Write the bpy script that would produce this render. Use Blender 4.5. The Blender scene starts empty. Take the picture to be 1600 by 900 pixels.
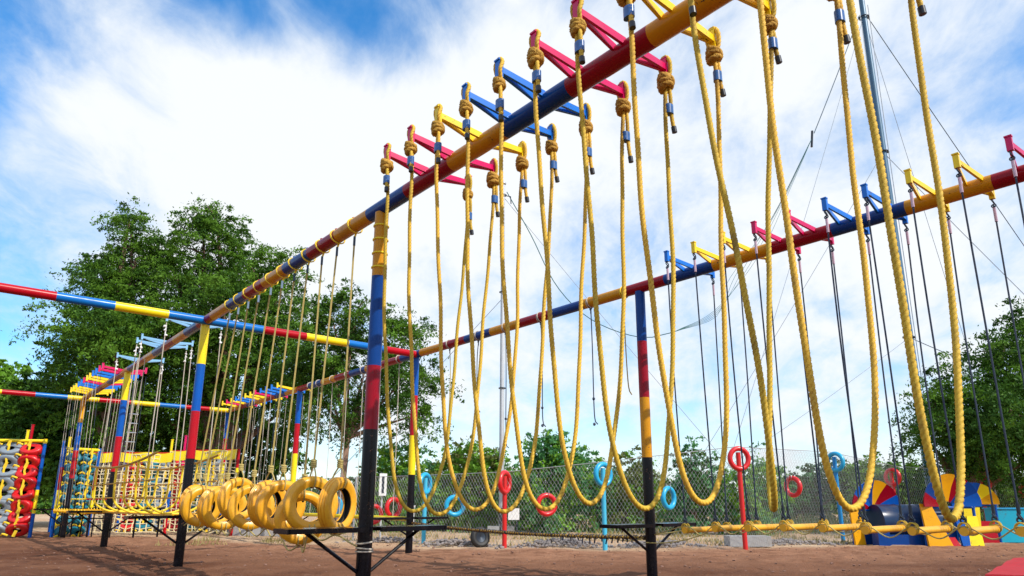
import bpy, math, random
import numpy as np
from mathutils import Vector, Matrix, Quaternion, noise as mnoise

random.seed(7); rng = np.random.default_rng(11)
scene = bpy.context.scene
COL = scene.collection
PI = math.pi
R = math.radians

# ------------------------------------------------------------------ camera
EYE = 1.046
PITCH = R(13.819)
cam_data = bpy.data.cameras.new("camera")
cam = bpy.data.objects.new("camera", cam_data)
COL.objects.link(cam); scene.camera = cam
cam.location = (0, 0, EYE)
cam.rotation_euler = (R(90) + PITCH, 0, 0)
cam_data.sensor_width = 36.0
cam_data.lens = 36.0 * 1057.0 / 1600.0
cam_data.shift_x = -(812 - 800) / 1600.0
cam_data.shift_y = (524 - 450) / 1600.0
cam_data.clip_start = 0.05
cam_data.clip_end = 3000

# ------------------------------------------------------------------ light and sky
SUN_AZ = R(129); SUN_EL = R(42)          # azimuth clockwise from +Y
sun_dir = Vector((math.sin(SUN_AZ) * math.cos(SUN_EL), math.cos(SUN_AZ) * math.cos(SUN_EL), math.sin(SUN_EL)))
sl = bpy.data.lights.new("sun", 'SUN')
sl.energy = 4.6; sl.angle = R(0.55); sl.color = (1.0, 0.94, 0.84)
so = bpy.data.objects.new("sun", sl); COL.objects.link(so)
so.rotation_euler = (-sun_dir).to_track_quat('-Z', 'Y').to_euler()
so.location = (20, -20, 30)

world = bpy.data.worlds.new("World"); scene.world = world
world.use_nodes = True
nt = world.node_tree; nt.nodes.clear()
def wn(kind, **kw):
    n = nt.nodes.new(kind)
    for k, v in kw.items(): setattr(n, k, v)
    return n
def wl(a, b): nt.links.new(a, b)
def wmath(op, a, b=None, clamp=False):
    n = wn('ShaderNodeMath', operation=op); n.use_clamp = clamp
    for i, v in enumerate((a, b)):
        if v is None: continue
        if isinstance(v, (int, float)): n.inputs[i].default_value = v
        else: wl(v, n.inputs[i])
    return n.outputs[0]
sky = wn('ShaderNodeTexSky', sky_type='NISHITA')
sky.sun_disc = False; sky.sun_elevation = SUN_EL; sky.sun_rotation = SUN_AZ
sky.air_density = 1.0; sky.dust_density = 0.6; sky.ozone_density = 2.5
hs = wn('ShaderNodeHueSaturation'); hs.inputs['Saturation'].default_value = 1.50; hs.inputs['Value'].default_value = 2.7
wl(sky.outputs[0], hs.inputs['Color'])
tc = wn('ShaderNodeTexCoord')
sep = wn('ShaderNodeSeparateXYZ'); wl(tc.outputs['Generated'], sep.inputs[0])
zc = wmath('ADD', wmath('MAXIMUM', sep.outputs[2], 0.0), 0.42)
cmb = wn('ShaderNodeCombineXYZ')
wl(wmath('DIVIDE', sep.outputs[0], zc), cmb.inputs[0]); wl(wmath('DIVIDE', sep.outputs[1], zc), cmb.inputs[1])
cmb.inputs[2].default_value = 0.35
def wnoise(scale, detail, rough, dist, stretch=(1, 1, 1), rot=0.0, off=(0, 0, 0)):
    mp = wn('ShaderNodeMapping'); wl(cmb.outputs[0], mp.inputs[0])
    mp.inputs['Scale'].default_value = stretch; mp.inputs['Rotation'].default_value = (0, 0, rot); mp.inputs['Location'].default_value = off
    n = wn('ShaderNodeTexNoise'); wl(mp.outputs[0], n.inputs['Vector'])
    n.inputs['Scale'].default_value = scale; n.inputs['Detail'].default_value = detail
    n.inputs['Roughness'].default_value = rough; n.inputs['Distortion'].default_value = dist
    return n.outputs['Fac']
n1 = wnoise(2.6, 9, 0.60, 0.25, (1.0, 0.85, 1), R(28), (3.1, 1.2, 0))
n2 = wnoise(9.0, 8, 0.62, 0.35, (1.0, 0.7, 1), R(-35))
def wblob(d, inner, outer):
    """smooth spot of sky round direction d; angles in degrees"""
    v = Vector(d).normalized()
    dot = wn('ShaderNodeVectorMath', operation='DOT_PRODUCT')
    wl(tc.outputs['Generated'], dot.inputs[0]); dot.inputs[1].default_value = v
    mr = wn('ShaderNodeMapRange', interpolation_type='SMOOTHSTEP')
    wl(dot.outputs['Value'], mr.inputs['Value'])
    mr.inputs['From Min'].default_value = math.cos(R(outer)); mr.inputs['From Max'].default_value = math.cos(R(inner))
    return mr.outputs[0]
cl = wmath('ADD', wmath('MULTIPLY', n1, 1.0), wmath('MULTIPLY', wmath('SUBTRACT', n2, 0.5), 0.70)); cl = wmath('ADD', cl, 0.22)
# open patches (less cloud) and thick patches (more cloud)
for d, i, o, w in [((-0.16, 0.75, 0.65), 1, 9, -0.42), ((-0.36, 0.69, 0.64), 1, 9, -0.30), ((-0.62, 0.60, 0.52), 1, 10, -0.34), ((-0.27, 0.74, 0.60), 1, 7, -0.14),
                   ((-0.64, 0.74, 0.24), 2, 17, -0.12), ((0.66, 0.66, 0.44), 1, 9, -0.26), ((0.42, 0.80, 0.38), 3, 22, 0.10), ((-0.46, 0.79, 0.40), 2, 16, 0.18),
                   ((-0.14, 0.84, 0.48), 2, 20, 0.26), ((0.30, 0.84, 0.45), 3, 20, 0.10), ((-0.20, 0.88, 0.35), 3, 20, 0.14)]:
    cl = wmath('ADD', cl, wmath('MULTIPLY', wblob(d, i, o), w))
mrc = wn('ShaderNodeMapRange', interpolation_type='SMOOTHSTEP')
wl(cl, mrc.inputs['Value']); mrc.inputs['From Min'].default_value = 0.30; mrc.inputs['From Max'].default_value = 0.98
mrh = wn('ShaderNodeMapRange', interpolation_type='SMOOTHSTEP')      # thick milky air near the horizon
wl(sep.outputs[2], mrh.inputs['Value']); mrh.inputs['From Min'].default_value = 0.0; mrh.inputs['From Max'].default_value = 0.30
mrh.inputs['To Min'].default_value = 0.62; mrh.inputs['To Max'].default_value = 0.0
cover = wmath('MAXIMUM', wmath('ADD', wmath('MULTIPLY', mrc.outputs[0], 0.92), 0.08), mrh.outputs[0], True)
cloudcol = wn('ShaderNodeMix', data_type='RGBA')
wl(mrc.outputs[0], cloudcol.inputs['Factor'])
cloudcol.inputs[6].default_value = (6.0, 8.2, 10.7, 1); cloudcol.inputs[7].default_value = (10.2, 10.6, 11.0, 1)
mixc = wn('ShaderNodeMix', data_type='RGBA')
wl(cover, mixc.inputs['Factor']); wl(hs.outputs[0], mixc.inputs[6]); wl(cloudcol.outputs[2], mixc.inputs[7])
bg = wn('ShaderNodeBackground'); wl(mixc.outputs[2], bg.inputs['Color']); bg.inputs['Strength'].default_value = 0.095
wo = wn('ShaderNodeOutputWorld'); wl(bg.outputs[0], wo.inputs['Surface'])

scene.view_settings.view_transform = 'Standard'
try: scene.view_settings.look = 'None'
except Exception: pass
scene.view_settings.exposure = 0.0
scene.view_settings.gamma = 1.0
scene.view_settings.use_curve_mapping = False
scene.render.engine = 'CYCLES'
scene.cycles.max_bounces = 6
scene.cycles.transparent_max_bounces = 6

# ------------------------------------------------------------------ rig coordinates
f_, px0, py0 = 1057.0, 812.0, 524.0
HB = 4.2                                   # height of the beams
ANG = R(40.631)                            # heading of the beams
Dv = Vector((-math.sin(ANG), math.cos(ANG), 0)); Nv = Vector((math.cos(ANG), math.sin(ANG), 0))
OR = Vector((-1.52, 6.93, 0))
def W(t, s, z=0.0): return OR + Nv * t + Dv * s + Vector((0, 0, z))
def at(x, y, dist):
    """point seen at pixel (x,y) of the 1600x900 photo, at a chosen forward distance"""
    X = (x - px0) / f_; Y = (py0 - y) / f_
    v = Vector((X, math.cos(PITCH) - Y * math.sin(PITCH), Y * math.cos(PITCH) + math.sin(PITCH)))
    return v * (dist / v.y) + Vector((0, 0, EYE))

# ------------------------------------------------------------------ materials
def mat(name, color, rough=0.5, metal=0.0, var=0.10, scale=6.0, bump=0.0, bscale=40.0, spec=0.5, dirt=None, dirt_amt=0.0,
        dirt_scale=3.0, stretch=None, transl=0.0, coat=0.0, tone=0.0, chips=None):
    m = bpy.data.materials.new(name); m.use_nodes = True
    t = m.node_tree; b = t.nodes['Principled BSDF']
    b.inputs['Roughness'].default_value = rough; b.inputs['Metallic'].default_value = metal
    b.inputs['Specular IOR Level'].default_value = spec
    if coat: b.inputs['Coat Weight'].default_value = coat; b.inputs['Coat Roughness'].default_value = 0.12
    co = t.nodes.new('ShaderNodeTexCoord')
    vec = co.outputs['Object']
    if stretch:
        mp = t.nodes.new('ShaderNodeMapping'); mp.inputs['Scale'].default_value = stretch
        t.links.new(vec, mp.inputs[0]); vec = mp.outputs[0]
    def noise(sc, det=5, ro=0.6):
        n = t.nodes.new('ShaderNodeTexNoise'); n.inputs['Scale'].default_value = sc; n.inputs['Detail'].default_value = det
        n.inputs['Roughness'].default_value = ro; t.links.new(vec, n.inputs['Vector']); return n.outputs['Fac']
    c = Vector(color[:3])
    mx = t.nodes.new('ShaderNodeMix'); mx.data_type = 'RGBA'
    mx.inputs[6].default_value = (*[max(0, v * (1 - var)) for v in c], 1); mx.inputs[7].default_value = (*[min(1, v * (1 + var)) for v in c], 1)
    t.links.new(noise(scale), mx.inputs['Factor'])
    out = mx.outputs[2]
    if dirt is not None:
        mr = t.nodes.new('ShaderNodeMapRange'); t.links.new(noise(dirt_scale, 8, 0.7), mr.inputs['Value'])
        mr.inputs['From Min'].default_value = 0.52; mr.inputs['From Max'].default_value = 0.72; mr.inputs['To Max'].default_value = dirt_amt
        m2 = t.nodes.new('ShaderNodeMix'); m2.data_type = 'RGBA'; t.links.new(mr.outputs[0], m2.inputs['Factor'])
        t.links.new(out, m2.inputs[6]); m2.inputs[7].default_value = (*dirt, 1); out = m2.outputs[2]
        r2 = t.nodes.new('ShaderNodeMapRange'); t.links.new(mr.outputs[0], r2.inputs['Value'])
        r2.inputs['To Min'].default_value = rough; r2.inputs['To Max'].default_value = min(1, rough + 0.4); t.links.new(r2.outputs[0], b.inputs['Roughness'])
    if chips:
        vn = t.nodes.new('ShaderNodeTexNoise'); vn.inputs['Scale'].default_value = 34; vn.inputs['Detail'].default_value = 3; vn.inputs['Roughness'].default_value = 0.7; t.links.new(vec, vn.inputs['Vector'])
        v2 = noise(3.5, 3); mu = t.nodes.new('ShaderNodeMath'); mu.operation = 'ADD'; t.links.new(vn.outputs['Fac'], mu.inputs[0])
        m5 = t.nodes.new('ShaderNodeMath'); m5.operation = 'MULTIPLY'; t.links.new(v2, m5.inputs[0]); m5.inputs[1].default_value = 0.55; t.links.new(m5.outputs[0], mu.inputs[1])
        gt = t.nodes.new('ShaderNodeMapRange'); t.links.new(mu.outputs[0], gt.inputs['Value']); gt.inputs['From Min'].default_value = 0.955; gt.inputs['From Max'].default_value = 0.985
        m4 = t.nodes.new('ShaderNodeMix'); m4.data_type = 'RGBA'; t.links.new(gt.outputs[0], m4.inputs['Factor']); t.links.new(out, m4.inputs[6]); m4.inputs[7].default_value = (*chips, 1); out = m4.outputs[2]
    if tone:
        oi = t.nodes.new('ShaderNodeObjectInfo'); hv = t.nodes.new('ShaderNodeHueSaturation'); r3 = t.nodes.new('ShaderNodeMapRange')
        t.links.new(oi.outputs['Random'], r3.inputs['Value']); r3.inputs['To Min'].default_value = 1 - tone; r3.inputs['To Max'].default_value = 1 + tone
        t.links.new(r3.outputs[0], hv.inputs['Value'])
        r4 = t.nodes.new('ShaderNodeMapRange'); t.links.new(oi.outputs['Random'], r4.inputs['Value']); r4.inputs['To Min'].default_value = 0.5 + tone * 0.05; r4.inputs['To Max'].default_value = 0.5 - tone * 0.05
        t.links.new(r4.outputs[0], hv.inputs['Hue']); t.links.new(out, hv.inputs['Color']); out = hv.outputs[0]
    t.links.new(out, b.inputs['Base Color'])
    if bump:
        bp = t.nodes.new('ShaderNodeBump'); bp.inputs['Strength'].default_value = bump; bp.inputs['Distance'].default_value = 0.02
        t.links.new(noise(bscale, 6, 0.65), bp.inputs['Height']); t.links.new(bp.outputs[0], b.inputs['Normal'])
    if transl:
        tr = t.nodes.new('ShaderNodeBsdfTranslucent'); t.links.new(out, tr.inputs['Color'])
        ms = t.nodes.new('ShaderNodeMixShader'); ms.inputs[0].default_value = transl
        t.links.new(b.outputs[0], ms.inputs[1]); t.links.new(tr.outputs[0], ms.inputs[2])
        t.links.new(ms.outputs[0], t.nodes['Material Output'].inputs['Surface'])
    return m
grime = (0.10, 0.07, 0.045)
RED = mat('red_paint', (0.43, 0.003, 0.012), 0.26, var=0.14, dirt=(0.10, 0.02, 0.02), dirt_amt=0.30, bump=0.015, bscale=12, spec=0.22, chips=(0.07, 0.035, 0.02))
BLUE = mat('blue_paint', (0.003, 0.085, 0.40), 0.26, var=0.14, dirt=(0.02, 0.04, 0.08), dirt_amt=0.30, bump=0.015, bscale=12, spec=0.22, chips=(0.07, 0.035, 0.02))
YEL = mat('yellow_paint', (0.74, 0.34, 0.006), 0.28, var=0.10, dirt=(0.30, 0.11, 0.02), dirt_amt=0.45, bump=0.015, bscale=12, spec=0.22, chips=(0.07, 0.035, 0.02))
DRED = mat('shaded_red_paint', (0.27, 0.0015, 0.012), 0.24, var=0.16, dirt=(0.06, 0.01, 0.01), dirt_amt=0.35, bump=0.015, bscale=12, spec=0.22, chips=(0.07, 0.035, 0.02))  # darker copy of the red: shade on beams and near posts put into the colour
DBLUE = mat('navy_and_shaded_blue_paint', (0.002, 0.042, 0.21), 0.24, var=0.16, dirt=(0.01, 0.02, 0.05), dirt_amt=0.35, bump=0.015, bscale=12, spec=0.22, chips=(0.07, 0.035, 0.02))  # blue with painted-in shade for beams and near posts; plain navy on drum boards
DYEL = mat('shaded_yellow_paint', (0.58, 0.25, 0.006), 0.26, var=0.12, dirt=(0.20, 0.08, 0.02), dirt_amt=0.45, bump=0.015, bscale=12, spec=0.22, chips=(0.07, 0.035, 0.02))  # yellow darkened the same way, shade painted into the tone
AZUR = mat('azure_paint', (0.003, 0.15, 0.50), 0.26, var=0.12, dirt=(0.02, 0.04, 0.08), dirt_amt=0.25, bump=0.015, bscale=12, spec=0.3, chips=(0.07, 0.035, 0.02))
LEMON = mat('lemon_paint', (0.88, 0.66, 0.008), 0.32, var=0.08, dirt=(0.4, 0.22, 0.04), dirt_amt=0.25, bump=0.05, bscale=25, spec=0.35, chips=(0.08, 0.04, 0.03))
BLACK = mat('black_paint', (0.004, 0.004, 0.007), 0.20, var=0.3, dirt=(0.05, 0.03, 0.02), dirt_amt=0.22, dirt_scale=9, bump=0.02, bscale=20, spec=0.20, chips=(0.10, 0.05, 0.03))
PINK = mat('crimson_paint', (0.62, 0.002, 0.10), 0.30, var=0.10, dirt=(0.2, 0.03, 0.03), dirt_amt=0.2, spec=0.35, chips=(0.08, 0.04, 0.03))
ABLUE = mat('bright_blue_paint', (0.006, 0.16, 0.62), 0.30, var=0.10, dirt=(0.05, 0.05, 0.08), dirt_amt=0.2, spec=0.35, chips=(0.08, 0.04, 0.03))
AYEL = mat('bright_yellow_paint', (0.90, 0.62, 0.010), 0.30, var=0.08, dirt=(0.4, 0.2, 0.03), dirt_amt=0.2, spec=0.35, chips=(0.08, 0.04, 0.03))
SKYB = mat('pale_blue_paint', (0.22, 0.45, 0.68), 0.35, var=0.1, dirt=(0.12, 0.12, 0.14), dirt_amt=0.2)
TEAL = mat('turquoise_paint', (0.01, 0.36, 0.50), 0.35, var=0.1, dirt=(0.08, 0.12, 0.12), dirt_amt=0.3, spec=0.35, chips=(0.08, 0.04, 0.03))
LBLUE = mat('light_blue_paint', (0.015, 0.34, 0.66), 0.32, var=0.1, dirt=(0.1, 0.12, 0.14), dirt_amt=0.3, coat=0.15)
TYELL = mat('yellow_tyre_paint', (0.82, 0.39, 0.018), 0.36, var=0.14, scale=9, dirt=(0.30, 0.12, 0.02), dirt_amt=0.5, dirt_scale=9, bump=0.12, bscale=22, coat=0.05, tone=0.07)
TRED = mat('red_tyre_paint', (0.62, 0.008, 0.012), 0.36, var=0.12, dirt=(0.12, 0.02, 0.02), dirt_amt=0.5, bump=0.2, bscale=28, coat=0.2)
TGREY = mat('grey_tyre_paint', (0.22, 0.27, 0.32), 0.45, var=0.12, dirt=(0.15, 0.12, 0.10), dirt_amt=0.5, bump=0.2)
TBLUE = mat('blue_tyre_paint', (0.01, 0.36, 0.62), 0.36, var=0.12, dirt=(0.03, 0.1, 0.14), dirt_amt=0.5, bump=0.2, bscale=28, coat=0.2)
RUBBER = mat('black_rubber', (0.02, 0.02, 0.02), 0.6, var=0.3)
ROPE = mat('yellow_rope', (0.68, 0.43, 0.045), 0.6, var=0.24, scale=22, dirt=(0.24, 0.15, 0.06), dirt_amt=0.8, dirt_scale=3.2, bump=0.25, bscale=120, spec=0.3, tone=0.14)
KROPE = mat('knotted_rope', (0.56, 0.31, 0.045), 0.65, var=0.25, scale=30, dirt=(0.26, 0.12, 0.03), dirt_amt=0.6, dirt_scale=14, bump=0.5, bscale=140, spec=0.3)
TROPE = mat('olive_rope', (0.46, 0.36, 0.12), 0.7, var=0.25, scale=30, bump=0.3, bscale=120, spec=0.3)
YROPE = mat('bright_yellow_rope', (0.85, 0.58, 0.03), 0.6, var=0.15, scale=20, spec=0.3)
WROPE = mat('white_rope', (0.50, 0.44, 0.36), 0.7, var=0.2, scale=25, spec=0.3)
DROPE = mat('dark_blue_rope', (0.020, 0.032, 0.060), 0.6, var=0.35, scale=40, spec=0.4)
LILAC = mat('lilac_tape', (0.52, 0.36, 0.44), 0.4, var=0.3, scale=30)
TAPE = mat('blue_tape', (0.03, 0.11, 0.32), 0.25, var=0.75, scale=26)
ECAP = mat('black_tape', (0.012, 0.014, 0.022), 0.35, var=0.3)
STEEL = mat('steel', (0.42, 0.44, 0.46), 0.35, metal=0.9, var=0.15)
DSTEEL = mat('dark_steel', (0.035, 0.045, 0.06), 0.35, metal=0.6, var=0.3)
GALV = mat('galvanised_steel', (0.50, 0.52, 0.54), 0.45, metal=0.35, var=0.12, scale=2, dirt=(0.25, 0.24, 0.23), dirt_amt=0.3)
MASTM = mat('blue_grey_mast_paint', (0.06, 0.14, 0.22), 0.4, metal=0.2, var=0.12, dirt=(0.1, 0.12, 0.15), dirt_amt=0.3)
WIRE = mat('cable', (0.05, 0.09, 0.12), 0.5, var=0.2)
PWIRE = mat('pale_wire', (0.34, 0.40, 0.46), 0.5, var=0.2)
LINK = mat('wire_mesh', (0.42, 0.42, 0.42), 0.45, metal=0.3, var=0.2)
CONC = mat('concrete', (0.36, 0.36, 0.36), 0.85, var=0.15, bump=0.3, bscale=18, dirt=(0.2, 0.15, 0.1), dirt_amt=0.5)
WHITE = mat('white_paint', (0.72, 0.72, 0.70), 0.5, var=0.06, dirt=(0.4, 0.36, 0.3), dirt_amt=0.4)
BARK = mat('bark', (0.17, 0.105, 0.07), 0.9, var=0.3, scale=5, bump=0.6, bscale=14, stretch=(1, 1, 0.25))
BARKP = mat('pale_bark', (0.26, 0.16, 0.11), 0.9, var=0.3, scale=5, bump=0.6, bscale=14, stretch=(1, 1, 0.25))
LEAF = mat('leaves_mid_green', (0.105, 0.225, 0.020), 0.55, var=0.5, scale=0.9, transl=0.30, spec=0.15)
LEAFD = mat('leaves_deep_green', (0.045, 0.115, 0.014), 0.55, var=0.5, scale=0.9, transl=0.25, spec=0.15)
LEAFB = mat('leaves_bright_green', (0.17, 0.36, 0.03), 0.5, var=0.45, scale=1.5, transl=0.35, spec=0.3)
LEAFT = mat('leaves_blue_green', (0.085, 0.26, 0.085), 0.5, var=0.45, scale=1.5, transl=0.35, spec=0.3)
LEAFO = mat('leaves_olive', (0.14, 0.17, 0.04), 0.6, var=0.5, scale=1.5, transl=0.3, spec=0.3)
GRASS = mat('dry_grass_blades', (0.33, 0.27, 0.10), 0.8, var=0.5, scale=1.2, transl=0.2)
WEED = mat('green_weeds', (0.13, 0.22, 0.04), 0.7, var=0.5, scale=1.2, transl=0.25)
STONE = mat('grey_rubble', (0.24, 0.21, 0.20), 0.85, var=0.35, scale=3, bump=0.3)
MATR = mat('red_mat', (0.42, 0.006, 0.014), 0.75, var=0.25, scale=8, bump=0.4, bscale=18, dirt=(0.20, 0.09, 0.06), dirt_amt=0.35)
PAINTS = {'r': RED, 'b': BLUE, 'y': YEL, 'l': LEMON, 'k': BLACK}

# ------------------------------------------------------------------ mesh builder
class MB:
    def __init__(s): s.v = []; s.f = []; s.m = []
    def add(s, vs, fs, mi=0):
        o = len(s.v); s.v.extend([tuple(p) for p in vs]); s.f.extend([tuple(i + o for i in q) for q in fs]); s.m.extend([mi] * len(fs))
    def box(s, c, size, rot=0.0, mi=0, M=None):
        hx, hy, hz = size[0] / 2, size[1] / 2, size[2] / 2
        P = [Vector((x, y, z)) for z in (-hz, hz) for y in (-hy, hy) for x in (-hx, hx)]
        Q = Matrix.Rotation(rot, 3, 'Z') if M is None else M
        s.add([Q @ p + Vector(c) for p in P], [(0, 2, 3, 1), (4, 5, 7, 6), (0, 1, 5, 4), (2, 6, 7, 3), (0, 4, 6, 2), (1, 3, 7, 5)], mi)
    def bar(s, a, b, w, h, mi=0, up=(0, 0, 1), w2=None, h2=None):
        """rectangular bar from a to b"""
        a = Vector(a); b = Vector(b); d = (b - a).normalized(); u = Vector(up)
        x = d.cross(u).normalized(); y = x.cross(d).normalized()
        w2 = w if w2 is None else w2; h2 = h if h2 is None else h2
        vs = []
        for p, ww, hh in ((a, w, h), (b, w2, h2)):
            vs += [p + x * (ww / 2 * i) + y * (hh / 2 * j) for i, j in ((-1, -1), (1, -1), (1, 1), (-1, 1))]
        s.add(vs, [(3, 2, 1, 0), (4, 5, 6, 7), (0, 1, 5, 4), (1, 2, 6, 5), (2, 3, 7, 6), (3, 0, 4, 7)], mi)
    def tube(s, pts, r, n=8, mi=0, caps=True, lobes=0, amp=0.0, pitch=0.1, closed=False):
        pts = [Vector(p) for p in pts]; m = len(pts)
        if m < 2: return
        rs = r if isinstance(r, (list, tuple)) else [r] * m
        tan = []
        for i in range(m):
            if closed: d = pts[(i + 1) % m] - pts[i - 1]
            else: d = pts[min(i + 1, m - 1)] - pts[max(i - 1, 0)]
            tan.append(d.normalized() if d.length > 1e-9 else Vector((0, 0, 1)))
        ref = Vector((0, 1, 0)) if abs(tan[0].y) < 0.9 else Vector((1, 0, 0))
        u = tan[0].cross(ref).normalized(); L = 0.0; vs = []
        for i in range(m):
            if i: L += (pts[i] - pts[i - 1]).length
            u = (u - tan[i] * u.dot(tan[i])).normalized(); w = tan[i].cross(u)
            tw = 2 * PI * L / pitch if lobes else 0.0
            for k in range(n):
                a = 2 * PI * k / n
                rr = rs[i] * ((1.08 - amp * 1.9 * (1 - abs(math.cos(lobes * a / 2))) ** 1.4) if lobes else 1)
                vs.append(pts[i] + u * (rr * math.cos(a + tw)) + w * (rr * math.sin(a + tw)))
        fs = []
        for i in range(m if closed else m - 1):
            j = (i + 1) % m
            for k in range(n):
                fs.append((i * n + k, i * n + (k + 1) % n, j * n + (k + 1) % n, j * n + k))
        if caps and not closed:
            fs.append(tuple(reversed(range(n)))); fs.append(tuple((m - 1) * n + k for k in range(n)))
        s.add(vs, fs, mi)
    def lathe(s, prof, n=24, mi=0, M=None, closed=True, sx=1.0, sz=1.0):
        """profile of (radius, axial) turned round the local y axis"""
        M = M or Matrix.Identity(4); k = len(prof); vs = []
        for i in range(n):
            a = 2 * PI * i / n
            for r, y in prof: vs.append(M @ Vector((r * math.cos(a) * sx, y, r * math.sin(a) * sz)))
        fs = []
        for i in range(n):
            j = (i + 1) % n
            for q in range(k if closed else k - 1):
                p = (q + 1) % k
                fs.append((i * k + q, j * k + q, j * k + p, i * k + p))
        s.add(vs, fs, mi)
    def ico(s, c, r, mi=0, jit=0.0, sub=1):
        import bmesh
        b = bmesh.new(); bmesh.ops.create_icosphere(b, subdivisions=sub, radius=1.0)
        c = Vector(c); rv = Vector(r) if not isinstance(r, (int, float)) else Vector((r, r, r))
        vs = [c + Vector((v.co.x * rv.x, v.co.y * rv.y, v.co.z * rv.z)) * (1 + random.uniform(-jit, jit)) for v in b.verts]
        s.add(vs, [tuple(v.index for v in f.verts) for f in b.faces], mi); b.free()
    def build(s, name, mats, parent=None, smooth=True, loc=None, rot=None, autosm=40):
        me = bpy.data.meshes.new(name); me.from_pydata(s.v, [], s.f)
        mats = mats if isinstance(mats, (list, tuple)) else [mats]
        for m in mats: me.materials.append(m)
        if len(mats) > 1: me.polygons.foreach_set('material_index', s.m)
        if smooth:
            me.polygons.foreach_set('use_smooth', [True] * len(me.polygons))
            me.update()
            try: me.set_sharp_from_angle(angle=R(autosm))
            except Exception: pass
        me.update()
        o = bpy.data.objects.new(name, me); COL.objects.link(o)
        if parent: o.parent = parent
        if loc is not None: o.location = loc
        if rot is not None: o.rotation_euler = rot
        return o

def tag(o, label=None, cat=None, group=None, kind=None):
    if label: o['label'] = label
    if cat: o['category'] = cat
    if group: o['group'] = group
    if kind: o['kind'] = kind
    return o
def empty(name, loc=(0, 0, 0), rz=0.0, label=None, cat=None, group=None):
    o = bpy.data.objects.new(name, None); COL.objects.link(o)
    o.location = loc; o.rotation_euler = (0, 0, rz); o.empty_display_size = 0.1
    return tag(o, label, cat, group)
def copy_tree(o, parent=None):
    c = o.copy(); COL.objects.link(c); c.parent = parent
    for ch in list(o.children): copy_tree(ch, c)
    return c
ORD = ['first', 'second', 'third', 'fourth', 'fifth', 'sixth', 'seventh', 'eighth', 'ninth', 'tenth', 'eleventh', 'twelfth', 'thirteenth', 'fourteenth']

def resample(pts, step):
    P = np.array([tuple(p) for p in pts], float); d = np.r_[0, np.cumsum(np.linalg.norm(np.diff(P, axis=0), axis=1))]
    n = max(2, int(round(d[-1] / step)) + 1); q = np.linspace(0, d[-1], n)
    return [Vector((np.interp(t, d, P[:, 0]), np.interp(t, d, P[:, 1]), np.interp(t, d, P[:, 2]))) for t in q]
def smooth_path(ctrl, step=0.02):
    """Catmull-Rom through control points, resampled"""
    C = [Vector(c) for c in ctrl]; C = [C[0] * 2 - C[1]] + C + [C[-1] * 2 - C[-2]]; out = []
    for i in range(1, len(C) - 2):
        p0, p1, p2, p3 = C[i - 1:i + 3]
        for k in range(12):
            t = k / 12
            out.append(0.5 * ((2 * p1) + (p2 - p0) * t + (2 * p0 - 5 * p1 + 4 * p2 - p3) * t * t + (3 * p1 - p0 - 3 * p2 + p3) * t ** 3))
    out.append(C[-2]); return resample(out, step)
def sag(a, b, drop, n=14):
    a = Vector(a); b = Vector(b)
    return [a.lerp(b, i / n) - Vector((0, 0, drop * 4 * (i / n) * (1 - i / n))) for i in range(n + 1)]
def twisted(mb, pts, r, pitch=0.09, amp=0.135, step=0.0125, n=15, mi=0):
    mb.tube(resample(pts, step), r, n=n, lobes=3, amp=amp, pitch=pitch, mi=mi)

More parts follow.
